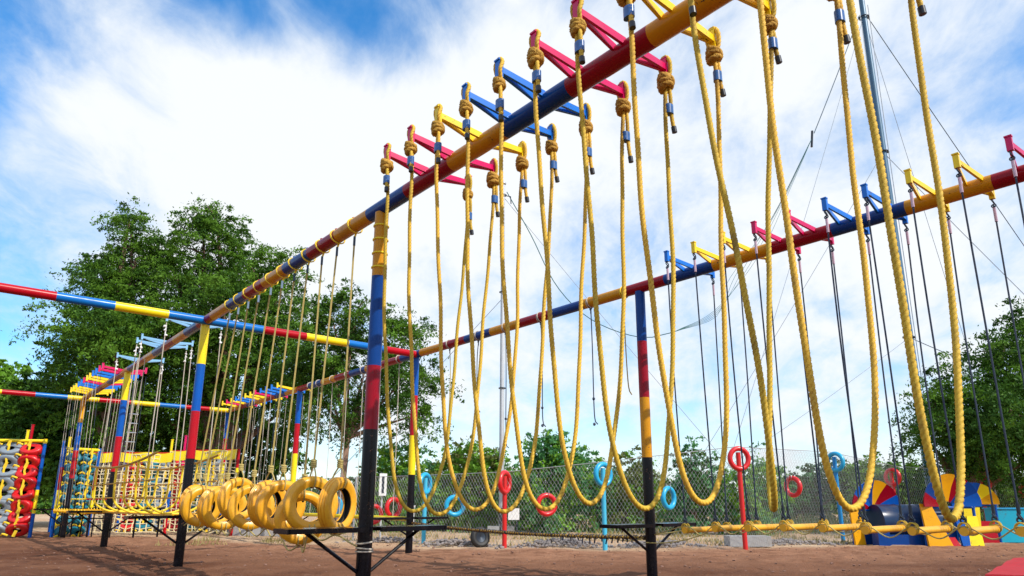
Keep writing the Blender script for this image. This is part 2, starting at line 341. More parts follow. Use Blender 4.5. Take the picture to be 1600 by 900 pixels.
# ================================================================== SETTING
def fbm(x, y, z=0.0): return mnoise.fractal(Vector((x, y, z)), 1.0, 2.0, 5)
def ground():
    # one sheet: fine near the camera, coarse to the horizon
    def axis(a, b, fine, far_a, far_b):
        c = list(np.arange(a, b + 1e-6, fine)); lo = []; hi = []; st = fine; x = a
        while x > far_a: st *= 1.28; x -= st; lo.append(x)
        st = fine; x = b
        while x < far_b: st *= 1.28; x += st; hi.append(x)
        return np.array(lo[::-1] + c + hi)
    xs = axis(-15, 15, 0.105, -900, 900); ys = axis(2.5, 24, 0.085, -300, 1500)
    X, Y = np.meshgrid(xs, ys)
    Z = np.zeros_like(X)
    PB = [(W(t_, s_).x, W(t_, s_).y) for t_ in (0, 4.4) for s_ in (0, 6.3, 12.5)]
    near = (np.abs(X) < 40) & (Y > -5) & (Y < 50)
    idx = np.argwhere(near)
    for i, j in idx:
        x, y = X[i, j], Y[i, j]
        h = 0.024 * fbm(x * 0.8, y * 0.8) + 0.020 * fbm(x * 3.1, y * 3.1, 5)
        c = mnoise.noise(Vector((x * 4.4, y * 4.4, 9.0)))
        h -= 0.030 * max(0, c - 0.15) * 3
        for bx, by in PB:
            dd = math.hypot(x - bx, y - by)
            if dd < 0.42: h += 0.045 * (1 - dd / 0.42) ** 1.5 * (1 + 0.6 * fbm(x * 6, y * 6))
        Z[i, j] = h
    v = np.stack([X.ravel(), Y.ravel(), Z.ravel()], 1)
    ny, nx = X.shape
    a = np.arange(ny * nx).reshape(ny, nx)
    q = np.stack([a[:-1, :-1], a[:-1, 1:], a[1:, 1:], a[1:, :-1]], -1).reshape(-1, 4)
    me = bpy.data.meshes.new('ground')
    me.vertices.add(len(v)); me.vertices.foreach_set('co', v.ravel())
    me.loops.add(q.size); me.loops.foreach_set('vertex_index', q.ravel())
    me.polygons.add(len(q)); me.polygons.foreach_set('loop_start', np.arange(0, q.size, 4)); me.polygons.foreach_set('loop_total', np.full(len(q), 4))
    me.polygons.foreach_set('use_smooth', np.ones(len(q), bool)); me.update(calc_edges=True)
    m = bpy.data.materials.new('red_soil'); m.use_nodes = True; t = m.node_tree; b = t.nodes['Principled BSDF']
    b.inputs['Roughness'].default_value = 0.95; b.inputs['Specular IOR Level'].default_value = 0.15
    geo = t.nodes.new('ShaderNodeNewGeometry'); sp = t.nodes.new('ShaderNodeSeparateXYZ'); t.links.new(geo.outputs['Position'], sp.inputs[0])
    def N(sc, det=6, ro=0.65, dist=0.0):
        n = t.nodes.new('ShaderNodeTexNoise'); t.links.new(geo.outputs['Position'], n.inputs['Vector'])
        n.inputs['Scale'].default_value = sc; n.inputs['Detail'].default_value = det; n.inputs['Roughness'].default_value = ro; n.inputs['Distortion'].default_value = dist
        return n.outputs['Fac']
    def MR(v, a, b_, c=0.0, d=1.0):
        n = t.nodes.new('ShaderNodeMapRange'); n.interpolation_type = 'SMOOTHSTEP'; t.links.new(v, n.inputs['Value'])
        n.inputs['From Min'].default_value = a; n.inputs['From Max'].default_value = b_; n.inputs['To Min'].default_value = c; n.inputs['To Max'].default_value = d
        return n.outputs[0]
    def MX(f, a, b_):
        n = t.nodes.new('ShaderNodeMix'); n.data_type = 'RGBA'; t.links.new(f, n.inputs['Factor'])
        for i, v in ((6, a), (7, b_)):
            if isinstance(v, tuple): n.inputs[i].default_value = (*v, 1)
            else: t.links.new(v, n.inputs[i])
        return n.outputs[2]
    def M(op, a, b_):
        n = t.nodes.new('ShaderNodeMath'); n.operation = op
        for i, v in enumerate((a, b_)):
            if isinstance(v, (int, float)): n.inputs[i].default_value = v
            else: t.links.new(v, n.inputs[i])
        return n.outputs[0]
    soil = MX(MR(N(0.55, 6), 0.35, 0.65), (0.125, 0.047, 0.024), (0.24, 0.108, 0.058))
    soil = MX(MR(N(3.2, 7, 0.7, 0.6), 0.53, 0.68, 0, 0.7), soil, (0.075, 0.027, 0.015))
    soil = MX(MR(N(34, 3), 0.62, 0.72, 0, 0.65), soil, (0.33, 0.21, 0.15))
    soil = MX(MR(N(1.5, 5, 0.7, 1.0), 0.56, 0.74, 0, 0.5), soil, (0.34, 0.20, 0.135))
    far = MX(MR(N(0.4, 6), 0.4, 0.62), (0.52, 0.33, 0.20), (0.60, 0.44, 0.29))
    far = MX(MR(N(2.5, 6), 0.55, 0.75, 0, 0.6), far, (0.30, 0.25, 0.12))
    edge = M('ADD', sp.outputs[1], M('MULTIPLY', N(0.35, 4), 3.5))
    edge = M('SUBTRACT', edge, M('MULTIPLY', M('MAXIMUM', sp.outputs[0], 3.0), 0.22))
    edge = M('SUBTRACT', edge, M('MULTIPLY', M('MAXIMUM', M('SUBTRACT', M('MULTIPLY', sp.outputs[0], -1.0), 2.5), 0.0), 0.62))
    soil = MX(MR(edge, 10.5, 16.5, 0, 0.75), soil, MX(MR(N(2.2, 6, 0.7), 0.4, 0.66), (0.46, 0.235, 0.135), (0.24, 0.11, 0.06)))  # sunlit strip painted in: soil colour lightens with distance
    col = MX(MR(edge, 16.4, 17.8), soil, far)
    t.links.new(col, b.inputs['Base Color'])
    bp = t.nodes.new('ShaderNodeBump'); bp.inputs['Strength'].default_value = 1.0; bp.inputs['Distance'].default_value = 0.06
    t.links.new(M('ADD', M('MULTIPLY', N(22, 6, 0.75), 0.7), N(6, 6, 0.7)), bp.inputs['Height']); t.links.new(bp.outputs[0], b.inputs['Normal'])
    me.materials.append(m)
    o = bpy.data.objects.new('ground', me); COL.objects.link(o); tag(o, kind='structure')
ground()

# ================================================================== FRAME
frame = empty('rope_course_frame', W(0, 0), ANG, 'tall tubular steel frame painted in red, blue and yellow bands with black post feet', 'climbing frame')
def banded(mb, a, b, r, bounds, cols, n=20, keys=('r', 'b', 'y', 'l', 'k')):
    """tube from a to b with painted bands; bounds in metres from a"""
    a = Vector(a); b = Vector(b); L = (b - a).length; bs = [0.0] + [x for x in bounds if 0 < x < L] + [L]
    d = (b - a) / L
    for i in range(len(bs) - 1):
        mb.tube([a + d * bs[i], a + d * bs[i + 1]], r, n=n, mi=keys.index(cols[i]), caps=(i == 0 or i == len(bs) - 2))
MALL = [RED, BLUE, YEL, LEMON, BLACK]; MBEAM = [DRED, DBLUE, DYEL, LEMON, BLACK]; MCROSS = [RED, AZUR, LEMON, LEMON, BLACK]  # middle set holds the shaded tones
BR = 0.083
s0, s1 = -6.45, 27.0
def beam_bands(start, step, seq, s_a, s_b):
    ks = math.floor((s_a - start) / step); bounds = []; cols = []
    k = ks
    while start + k * step < s_b:
        cols.append(seq[k % 3]); bounds.append(start + (k + 1) * step - s_a); k += 1
    return bounds, cols
S_END = 18.85
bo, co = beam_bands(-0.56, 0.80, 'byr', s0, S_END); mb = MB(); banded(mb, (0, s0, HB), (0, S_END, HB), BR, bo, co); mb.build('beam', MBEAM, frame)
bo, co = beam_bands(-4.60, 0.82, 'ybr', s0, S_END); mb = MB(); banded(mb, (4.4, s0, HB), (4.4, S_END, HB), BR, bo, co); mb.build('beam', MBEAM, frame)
# cross beams sit just under the long beams' centre line, cut where they meet
mb = MB(); XB = 0.074
banded(mb, (-4.9, 6.22, HB - 0.02), (4.34, 6.22, HB - 0.02), XB, [4.9 - 3.1, 4.9 - 2.26, 4.9 - 1.45, 4.9 - 0.64, 4.9 + 1.0, 4.9 + 1.83, 4.9 + 2.72, 4.9 + 3.6], 'rrblbrlbr'); mb.build('cross_beam', MCROSS, frame)
mb = MB(); banded(mb, (-5.0, 18.5, HB - 0.03), (4.34, 18.5, HB - 0.03), XB, [5 - 3.0, 5 - 2.09, 5 - 1.28, 5 - 0.46, 5 + 0.38, 5 + 1.27, 5 + 2.12, 5 + 2.9, 5 + 3.7], 'blrblrlbrl'); mb.build('cross_beam', MCROSS, frame)

def platform(post, t, s, half=0.83, z=0.80, wd=0.30):
    mb = MB()
    # steel edged board either side of the post
    for sg in (-1, 1):
        mb.box((t + sg * (half / 2 + 0.05), s, z), (half - 0.1, wd, 0.012))
        mb.bar((t + sg * 0.085, s - wd / 2, z - 0.016), (t + sg * half, s - wd / 2, z - 0.016), 0.03, 0.045)
        mb.bar((t + sg * 0.085, s + wd / 2, z - 0.016), (t + sg * half, s + wd / 2, z - 0.016), 0.03, 0.045)
        mb.bar((t + sg * half, s - wd / 2 - 0.015, z - 0.016), (t + sg * half, s + wd / 2 + 0.015, z - 0.016), 0.03, 0.045)
    mb.build('platform', BLACK, post, smooth=False)
    for sg in (-1, 1):
        m2 = MB(); m2.tube([(t + sg * 0.06, s, 0.38), (t + sg * 0.62, s, z - 0.03)], 0.018, 8); m2.build('brace', BLACK, post)
POST_R = 0.074
def post(t, s, seq, hs, plat=None, z_top=HB - BR + 0.02, zb=-0.05, pz=0.80):
    mb = MB(); bs = [h - zb for h in hs]
    banded(mb, (t, s, zb), (t, s, z_top), POST_R, bs, seq, n=20)
    o = mb.build('post', MBEAM if abs(s) < 0.1 else MALL, frame)  # near posts share the beams' painted-in shade
    if plat: platform(o, t, s, z=pz, half=plat)
    return o
p_main = post(0, 0, 'krby', [1.76, 2.42, 3.40], 0.84)
post(0, 6.3, 'krbl', [1.76, 2.57, 3.40], 0.84, pz=0.82)
post(0, 12.5, 'krbl', [1.74, 2.57, 3.45], 0.8, pz=0.84)
post(0, 18.7, 'krby', [1.74, 2.58, 3.44], 0.8, pz=0.84)
post(4.4, 0, 'kyrb', [1.66, 2.52, 3.36], 0.84, pz=0.745)
post(4.4, 6.3, 'klrb', [1.60, 2.42, 3.28], 0.84, pz=0.73)
post(4.4, 12.5, 'klrb', [1.50, 2.36, 3.20], 0.8, pz=0.74)
post(4.4, 18.7, 'klrb', [1.50, 2.36, 3.20], 0.8, pz=0.74)
post(0, -6.3, 'krby', [1.76, 2.42, 3.40]); post(4.4, -6.3, 'kyrb', [1.66, 2.52, 3.36])
post(-4.7, 6.22, 'krbl', [1.76, 2.57, 3.40]); post(-4.8, 18.5, 'krbl', [1.76, 2.57, 3.40])
# faded rope turns round the near post
mb = MB()
for z, tl in ((0.66, 0.012), (0.60, -0.008), (0.575, 0.0)):
    mb.tube([(0.082 * math.cos(a), 0.082 * math.sin(a), z + tl * math.cos(a)) for a in np.linspace(0, 2 * PI, 28, endpoint=False)], 0.008, 6, closed=True)
o = mb.build('rope_turns', WROPE, p_main)
mb = MB()
for z in (3.98, 3.82, 3.66, 3.5):
    mb.tube([(0.0755 * math.cos(a), 0.0755 * math.sin(a), z) for a in np.linspace(0, 2 * PI, 28, endpoint=False)], 0.012, 6, closed=True)
mb.build('weld_rings', LEMON, p_main)

def arm(t0, s, m, half, slim=1.0, zt=4.30, splay=0.047):
    """crossbar of two converging square tubes with an end plate at each tip"""
    mb = MB(); w = 0.030 * slim
    for sg in (-1, 1):
        for q in (-1, 1):
            mb.bar((t0 + sg * (BR * 0.6), s + q * splay * slim, HB + 0.045), (t0 + sg * (half - 0.012), s + q * 0.010, zt), w * 0.85, w * 2.0, w2=w * 0.7, h2=w * 1.7)
        mb.box((t0 + sg * half, s, zt + 0.005), (0.042 * slim, 0.052 * slim, 0.145 * slim))
        mb.box((t0 + sg * (half + 0.004), s, zt + 0.078 * slim), (0.050 * slim, 0.062 * slim, 0.014 * slim))
    return mb.build('arm', m, frame, smooth=False)
# near bay of the first beam: eleven arms
LOOP_S = [-0.94, -1.37, -1.81, -2.22, -2.65, -3.07, -3.50, -3.93, -4.36, -4.80, -5.22]
LOOP_C = ['crimson', 'crimson', 'yellow', 'blue', 'blue', 'crimson', 'crimson', 'yellow', 'yellow', 'blue', 'blue']
AM = {'crimson': PINK, 'yellow': AYEL, 'blue': ABLUE, 'pale blue': SKYB}
for s, c in zip(LOOP_S, LOOP_C): arm(0, s, AM[c], 0.48)
# near bay of the second beam: arms carry the log steps
STEP_S = [-0.93 - 0.44 * k for k in range(11)]
STEP_C = ['blue', 'yellow', 'yellow', 'crimson', 'crimson', 'blue', 'blue', 'yellow', 'yellow', 'crimson', 'crimson']
for s, c in zip(STEP_S, STEP_C): arm(4.4, s, AM[c], 0.54, splay=0.075)
BR_S = [7.0, 8.9, 9.32, 11.25]
for s in BR_S: arm(0, s, SKYB, 0.48, slim=0.8, splay=0.16)
FAR_S = [12.95 + 0.44 * k for k in range(12)]
FAR_C = ['crimson', 'crimson', 'blue', 'blue', 'yellow', 'yellow', 'crimson', 'blue', 'blue', 'yellow', 'yellow', 'yellow']
for s, c in zip(FAR_S, FAR_C): arm(0, s, AM[c], 0.48)
FAR2_C = ['yellow', 'blue', 'blue', 'blue', 'crimson', 'yellow', 'yellow', 'blue', 'blue', 'yellow', 'crimson', 'yellow']
for s, c in zip(FAR_S, FAR2_C): arm(4.4, s, AM[c], 0.50)

# ================================================================== ROPE LOOPS
def knot(mb, c, k=1.0):
    """turban of three interlaced coils of rope"""
    c = Vector(c)
    for j in range(4):
        tilt = R(26) * (1 if j % 2 else -1) + random.uniform(-0.1, 0.1); az = j * 2.1 + random.random()
        zz = (-0.032 + 0.021 * j) * k; rad = (0.040 - 0.007 * abs(j - 1.5) / 1.5) * k
        Q = Matrix.Rotation(az, 3, 'Z') @ Matrix.Rotation(tilt, 3, 'X')
        pts = [c + Vector((0, 0, zz)) + Q @ Vector((rad * math.cos(a), rad * math.sin(a), 0)) for a in np.linspace(0, 2 * PI, 22, endpoint=False)]
        mb.tube(pts, 0.0205 * k, n=10, lobes=3, amp=0.10, pitch=0.085, closed=True)
    mb.ico(c, (0.036 * k, 0.036 * k, 0.034 * k), jit=0.05, sub=2)
def loop_rope(s, half, zt, bot, zb, twist=0.0, lean=0.0, idx=0):
    """loop of thick rope in local (t, s, z) coordinates about the beam; origin at the arm"""
    RR = 0.0165; parts = {}
    root = empty('rope_loop', W(0, s, 0), ANG)
    kz = zt - 0.115; depth = kz - zb
    # catenary constant by bisection
    def solve(h):
        lo, hi = 0.02, 2.0
        for _ in range(60):
            c = (lo + hi) / 2
            try: v = c * (math.cosh(h / c) - 1)
            except OverflowError: v = 1e9
            if v > depth: lo = c
            else: hi = c
        return c
    cl_ = solve(half + bot); cr_ = solve(half - bot); pts = []
    xs = []
    for i in range(160):
        u = i / 159; x = (half + bot) * (1 - (u)) ; zz = cl_ * (math.cosh(x / cl_) - 1); xs.append((-x + bot, zb + zz))
    for i in range(1, 160):
        u = i / 159; x = (half - bot) * u; zz = cr_ * (math.cosh(x / cr_) - 1); xs.append((x + bot, zb + zz))
    ph = random.uniform(0, 6)
    for x, z in xs:
        g = 1 - (z - zb) / depth; k = min(1, max(0, g)) ** 1.3
        a = twist * k; wob = 0.007 * math.sin(z * 3.1 + ph + (1 if x > 0 else 0)) + 0.004 * math.sin(z * 8 + ph)
        pts.append(Vector((x * math.cos(a) + wob, x * math.sin(a) + lean * k + 0.008 * math.sin(z * 2.3 + ph), z)))
    main = MB(); twisted(main, pts, RR, pitch=0.092)
    tapes = []
    for sg in (-1, 1):
        x0 = sg * half
        # turn of rope over the arm's end plate
        lp = smooth_path([(x0 + 0.004, -0.020, kz + 0.0), (x0 + 0.016 * sg - 0.010, -0.044, zt - 0.03), (x0 - 0.004, -0.045, zt + 0.05), (x0, 0.0, zt + 0.098),
                          (x0 - 0.004, 0.045, zt + 0.05), (x0 + 0.012, 0.044, zt - 0.03), (x0 + 0.004, 0.020, kz)], 0.012)
        twisted(main, lp, RR * 0.95)
        tl = random.uniform(0.26, 0.50); dx = 0.030 if sg > 0 else -0.012; dy = -0.012 if sg > 0 else -0.034
        tp = smooth_path([(x0 + dx * 0.4, dy * 0.4, kz), (x0 + dx, dy, kz - 0.10), (x0 + dx * 1.05, dy * 1.1, kz - tl * 0.7), (x0 + dx * 1.6, dy * 1.5, kz - tl)], 0.014)
        twisted(main, tp, RR * 0.95)
        kb = MB(); knot(kb, (x0, 0, kz - 0.01), 1.10 + random.uniform(-0.14, 0.16)); parts['k%d' % sg] = kb
        tb = MB(); e = tp[-1]; d = (tp[-1] - tp[-2]).normalized(); tb.tube([e - d * 0.035, e + d * 0.012], 0.0205, 10); parts['e%d' % sg] = tb
        # blue tape binding the two strands
        pz = kz - tl * 0.58; ring = []
        for a in np.linspace(0, 2 * PI, 16, endpoint=False):
            ring.append((x0 + dx * 0.5 + (abs(dx) * 0.5 + 0.0225) * math.cos(a), dy * 0.5 + (abs(dy) * 0.5 + 0.0225) * math.sin(a)))
        vs = [(x, y, pz - 0.038) for x, y in ring] + [(x, y, pz + 0.038) for x, y in ring]; nb = MB()
        nb.add(vs, [(i, (i + 1) % 16, 16 + (i + 1) % 16, 16 + i) for i in range(16)] + [tuple(range(15, -1, -1)), tuple(range(16, 32))]); parts['t%d' % sg] = nb
    main.build('rope', ROPE, root, autosm=180)
    for sg in (-1, 1):
        parts['k%d' % sg].build('knot', KROPE, root, autosm=180); parts['t%d' % sg].build('tape_binding', TAPE, root); parts['e%d' % sg].build('end_cap', ECAP, root)
    return root
LP = [(-0.04, 0.965, 0.0, 0.0), (-0.05, 0.945, 0.05, 0.02), (-0.01, 0.985, -0.08, 0.0), (-0.06, 0.975, 0.06, 0.0), (0.0, 0.995, 0.0, 0.03), (-0.02, 1.035, 0.05, 0.0),
      (0.02, 1.005, -0.05, 0.0), (0.0, 1.04, 0.0, 0.0), (0.02, 1.01, 0.60, 0.0), (-0.08, 1.015, -0.10, 0.0), (-0.14, 0.978, 0.04, 0.0)]
for i, (s, c) in enumerate(zip(LOOP_S, LOOP_C)):
    bot, zb, tw, ln = LP[i]
    o = loop_rope(s, 0.48, 4.30, bot, zb, tw, ln, i)
    which = {'crimson': [0, 1, 5, 6], 'yellow': [2, 7, 8], 'blue': [3, 4, 9, 10]}[c].index(i)
    extra = ' (twisted)' if i == 8 else ''
    tag(o, 'yellow rope loop on the %s %s arm counting from the near post%s' % (ORD[which], c, extra), 'rope loop', 'thick yellow rope loops hanging from the near beam')

# ================================================================== TYRE SWINGS
def tyre_mesh(name, m, R0=0.30, r0=0.185, w=0.15, tread=True, sx=1.0, sz=1.0, n=56):
    """hollow tyre turned round local y: rounded shoulders, ribbed tread, open bead"""
    hw = w / 2
    prof = [(r0, -hw * 0.55), (r0 - 0.004, -hw * 0.72), (r0 + 0.018, -hw * 0.88), (r0 + 0.05, -hw * 1.0), ((R0 + r0) / 2 + 0.012, -hw * 1.02), (R0 - 0.030, -hw * 0.92),
            (R0 - 0.010, -hw * 0.74)]
    if tread:
        for a, b in ((-0.60, 0), (-0.50, 1), (-0.40, 0), (-0.14, 0), (-0.06, 1), (0.06, 1), (0.14, 0), (0.40, 0), (0.50, 1), (0.60, 0)):
            prof.append((R0 - 0.003 + 0.004 * (1 - abs(a)) - 0.010 * b, hw * a))
    else: prof += [(R0 - 0.002, -hw * 0.4), (R0, 0), (R0 - 0.002, hw * 0.4)]
    prof += [(R0 - 0.010, hw * 0.74), (R0 - 0.030, hw * 0.92), ((R0 + r0) / 2 + 0.012, hw * 1.02), (r0 + 0.05, hw * 1.0), (r0 + 0.018, hw * 0.88), (r0 - 0.004, hw * 0.72), (r0, hw * 0.55)]
    inner = [(r0 + 0.035, hw * 0.60), (R0 - 0.045, hw * 0.78), (R0 - 0.022, 0), (R0 - 0.045, -hw * 0.78), (r0 + 0.035, -hw * 0.60)]
    mb = MB(); mb.lathe(prof, n, 0, closed=False, sx=sx, sz=sz)
    m2 = [prof[-1]] + inner + [prof[0]]
    mb.lathe(m2, n, 1, closed=False, sx=sx, sz=sz)
    # merge seam by doubling is fine: both shells meet at the bead
    return mb
def tie_ring(mb, c, r, rr=0.008, tilt=0.0, mi=0, axis='Y', n=20, sx=1.0):
    c = Vector(c); pts = []
    for a in np.linspace(0, 2 * PI, n, endpoint=False):
        if axis == 'Y': p = Vector((r * math.cos(a) * sx, math.sin(a) * tilt, r * math.sin(a)))
        elif axis == 'X': p = Vector((math.sin(a) * tilt, r * math.cos(a) * sx, r * math.sin(a)))
        else: p = Vector((r * math.cos(a), r * math.sin(a) * sx, math.sin(a) * tilt))
        pts.append(c + p)
    mb.tube(pts, rr, 6, mi=mi, closed=True)
TY = [(0.63, 0.08, 30), (1.08, 0.18, -2), (1.50, 0.12, -14), (1.93, 0.24, 2), (2.36, 0.27, 22), (2.78, 0.32, -8), (3.20, 0.42, 16), (3.68, 0.48, -2), (4.12, 0.60, 20), (4.56, 0.70, 8), (4.98, 0.84, 30)]
TZ = [1.01, 1.02, 0.87, 1.0, 1.02, 0.98, 1.08, 0.96, 0.97, 0.98, 1.03]
low_pts = []
for k, (s, oy, yaw) in enumerate(TY):
    zc = TZ[k]; root = empty('tyre_swing', W(0, s, 0), ANG, 'yellow painted tyre hung on a rope, %s from the near post' % ORD[k], 'tyre swing', 'yellow tyres hung in a row from the near beam')
    R0 = 0.300 + random.uniform(-0.010, 0.012)
    ty = tyre_mesh('tyre', None, R0, R0 * 0.63, 0.14)
    th = R(yaw) ; tiltx = R(random.uniform(-4, 4))
    sx_ = random.uniform(-0.05, 0.05) * 0.8
    o = ty.build('tyre', [TYELL, RUBBER], root, loc=(sx_, oy, zc), rot=(tiltx, R(random.uniform(-3, 3)), th))
    top = zc + R0; kz = top + 0.13
    mb = MB()
    for q in (-1, 1):
        mb.tube(smooth_path([(q * 0.006, 0.0, HB - BR - 0.07), (q * 0.007 + sx_ * 0.4, oy * 0.40 + 0.004 * q, 3.0), (q * 0.006 + sx_, oy, kz + 0.02)], 0.25), 0.0060, 6)
        # legs of the sling either side of the tread
        v = Vector((math.cos(th), math.sin(th), 0)) * 0.0 + Vector((-math.sin(th), math.cos(th), 0)) * (0.085 * q)
        mb.tube(smooth_path([(sx_, oy, kz), (sx_ + v.x * 0.85, oy + v.y * 0.85, top + 0.02), (sx_ + v.x, oy + v.y, top - 0.06), (sx_ + v.x * 0.5, oy + v.y * 0.5, top - 0.125), (sx_, oy, top - 0.128)], 0.02), 0.009, 6)
    for z_ in (kz - 0.02, kz, kz + 0.022, kz + 0.046): tie_ring(mb, (sx_, oy, z_), 0.026, 0.0105, 0.008, axis='Z')
    mb.build('hanging_rope', TROPE, root)
    mb = MB(); tl_ = random.uniform(0.01, 0.05); tie_ring(mb, (0, 0, HB - 0.006), BR + 0.012, 0.0068, tl_); tie_ring(mb, (0, 0.010, HB - 0.008), BR + 0.014, 0.0068, tl_ + 0.012)
    mb.tube([(0.02, 0, HB - BR), (0, 0, HB - BR - 0.07)], 0.012, 6); mb.build('beam_tie', YROPE, root)
    mb = MB(); mb.tube([(0, 0, HB - BR - 0.06), (0, 0, HB - BR - 0.17)], 0.015, 8); mb.build('shackle', STEEL if k > 4 else DSTEEL, root)
    mb = MB(); zb = zc - R0
    for q in (-0.03, 0.03):
        v = Vector((math.cos(th), math.sin(th), 0)) * q
        rot = Matrix.Rotation(th, 3, 'Z')
        ring = [rot @ Vector((q, 0.083 * math.cos(a), 0.062 * math.sin(a))) + Vector((sx_, oy, zb + 0.050)) for a in np.linspace(0, 2 * PI, 16, endpoint=False)]
        mb.tube(ring, 0.008, 6, closed=True)
    mb.build('lower_tie', TROPE, root)
    low_pts.append(Vector((sx_, s + oy, zb - 0.012)))
mb = MB()
ctrl = [Vector((0.0, 0.085, 0.60)), Vector((0.0, 0.30, 0.64))]
for i, p in enumerate(low_pts):
    ctrl.append(p)
    if i < len(low_pts) - 1:
        q = low_pts[i + 1]; m_ = (p + q) / 2; m_.z = min(p.z, q.z) - 0.06; ctrl.append(m_)
ctrl += [Vector((0, 6.05, 0.70)), Vector((0, 6.22, 0.66))]
mb.tube(smooth_path(ctrl, 0.03), 0.009, 6)
o = mb.build('linking_rope', TROPE, None, loc=W(0, 0), rot=(0, 0, ANG)); tag(o, 'dark rope sagging from tyre to tyre under the yellow tyre row', 'rope')
for s in [x[0] + 0.06 for x in TY]:
    mb = MB(); mb.box((-0.004, s, HB + BR + 0.008), (0.03, 0.05, 0.024)); mb.ico((-0.004, s - 0.005, HB + BR + 0.026), (0.018, 0.03, 0.012)); 
    mb.build('lug', [RED, BLUE, YEL][[1, 2, 0][int(math.floor((s + 0.56) / 0.8)) % 3] - 0 if False else {0: 1, 1: 2, 2: 0}[int(math.floor((s + 0.56) / 0.8)) % 3]], frame, smooth=False)

# ================================================================== LOG STEPS
def log_step(t0, s, z, half, m_rope, m_log, grip=True, r=0.036, zt=4.22, sub=True, rr=0.009):
    root = empty('log_step', W(t0, s, 0), ANG)
    mb = MB(); mb.tube([(-half - 0.03, 0, z), (-half + 0.10, 0, z + 0.001), (half - 0.10, 0, z + 0.001), (half + 0.03, 0, z)], [r * 1.12, r * 0.97, r * 0.97, r * 1.08], 12); mb.build('log', m_log, root)
    for sg in (-1, 1):
        x0 = sg * half
        mb = MB()
        wv = random.uniform(-0.015, 0.015)
        mb.tube(smooth_path([(sg * (half + 0.08), 0, zt - 0.06), (sg * (half + 0.05) + wv, random.uniform(-0.02, 0.02), zt - 1.6), (x0 + sg * 0.0, 0, z + 0.15)], 0.3), rr, 6)
        ro = mb.build('rope', m_rope, root)
        if sub:
            mb = MB(); tie_ring(mb, (sg * (half + 0.08), 0, zt - 0.02), 0.026, 0.007, 0.01); tie_ring(mb, (sg * (half + 0.08), 0, zt - 0.065), 0.020, 0.007, 0.01, axis='X'); mb.build('shackle', DSTEEL, root)
            if grip:
                mb = MB(); mb.tube([(sg * (half + 0.08), 0, zt - 0.09), (sg * (half + 0.078), 0, zt - 0.25)], 0.0155, 8); mb.build('grip_tape', LILAC, ro)
            mb = MB(); mb.tube([(x0, 0, z + 0.15), (x0, 0, z + 0.24)], 0.016, 8); tie_ring(mb, (x0, 0, z + 0.13), 0.024, 0.010, 0.01); tie_ring(mb, (x0, 0, z + 0.10), 0.022, 0.009, 0.01, axis='X'); mb.build('lower_shackle', DSTEEL, root)
            mb = MB()
            for q in (-0.014, 0.016): tie_ring(mb, (x0 + q, 0, z + 0.022), r * 1.55, 0.0075, 0.012 * (1 if q > 0 else -1), axis='X', sx=0.85)
            mb.build('end_lashing', ROPE, root)
        else:
            mb = MB(); tie_ring(mb, (x0, 0, z + 0.01), r * 1.5, 0.010, 0.0, axis='X'); mb.build('end_lashing', YROPE, root)
    return root
STEP_Z = [0.70, 0.73, 0.75, 0.765, 0.77, 0.765, 0.77, 0.78, 0.79, 0.79, 0.79]
ORLOG = mat('orange_log_paint', (0.82, 0.40, 0.015), 0.4, var=0.12, dirt=(0.30, 0.12, 0.03), dirt_amt=0.5, bump=0.1)
near_e = []; far_e = []
for k, s in enumerate(STEP_S):
    z = STEP_Z[k]; o = log_step(4.4, s, z, 0.46, DROPE, ORLOG)
    tag(o, 'orange log step on dark ropes, %s from the orange and black post' % ORD[k], 'log step', 'orange log steps hanging under the right beam')
    near_e.append(Vector((-0.46, s, z + 0.045))); far_e.append(Vector((0.46, s, z + 0.045)))
for L_, lab in ((near_e, 'olive rope linking the near ends of the orange log steps'), (far_e, 'olive rope linking the far ends of the orange log steps')):
    c = [Vector((0, -0.06, 0.60))]
    for i, p in enumerate(L_):
        c.append(p)
        if i < len(L_) - 1: m_ = (p + L_[i + 1]) / 2; m_.z -= 0.11; c.append(m_)
    mb = MB(); mb.tube(smooth_path(c, 0.03), 0.007, 6); o = mb.build('linking_rope', TROPE, None, loc=W(4.4, 0), rot=(0, 0, ANG)); tag(o, lab, 'rope', 'ropes linking the log steps')

# ================================================================== KNOTTED ROPES, TIGHTROPE
KN = [(0.30, 2.6, [], TROPE), (1.02, 2.22, [2.62, 2.22], DROPE), (2.22, 2.28, [2.60, 2.30], DROPE), (3.19, 1.98, [2.5, 2.10], DROPE), (4.03, 2.70, [2.74], DROPE), (5.00, 2.55, [2.6], TROPE)]
for k, (s, zb, kn, m_) in enumerate(KN):
    root = empty('climbing_rope', W(4.4, s, 0), ANG, 'thin knotted rope hanging between the two right posts, %s from the orange and black post' % ORD[k], 'rope', 'short knotted ropes hanging from the right beam')
    mb = MB(); w_ = random.uniform(-0.03, 0.05)
    mb.tube(smooth_path([(0, 0, HB - BR - 0.03), (w_, 0.01, (HB + zb) / 2 + 0.2), (w_ * 0.4, -0.01, zb + 0.16), (w_ * 0.4 + 0.05, -0.03, zb)], 0.06), 0.009, 6); mb.build('rope', m_, root)
    for z in kn:
        mb = MB(); mb.ico((w_ * 0.5, 0, z), (0.024, 0.022, 0.026), jit=0.12, sub=2); mb.build('knot', m_, root)
    mb = MB(); tie_ring(mb, (0, 0, HB), BR + 0.008, 0.008, 0.012); tie_ring(mb, (0, 0.016, HB), BR + 0.010, 0.008, -0.012); mb.build('beam_tie', YROPE if k == 0 else WROPE, root)
    mb = MB(); tie_ring(mb, (0, 0, HB - BR - 0.03), 0.02, 0.008, 0.01, axis='X'); mb.tube([(0, 0, HB - BR - 0.04), (0, 0, HB - BR - 0.11)], 0.012, 6); mb.build('shackle', DSTEEL, root)
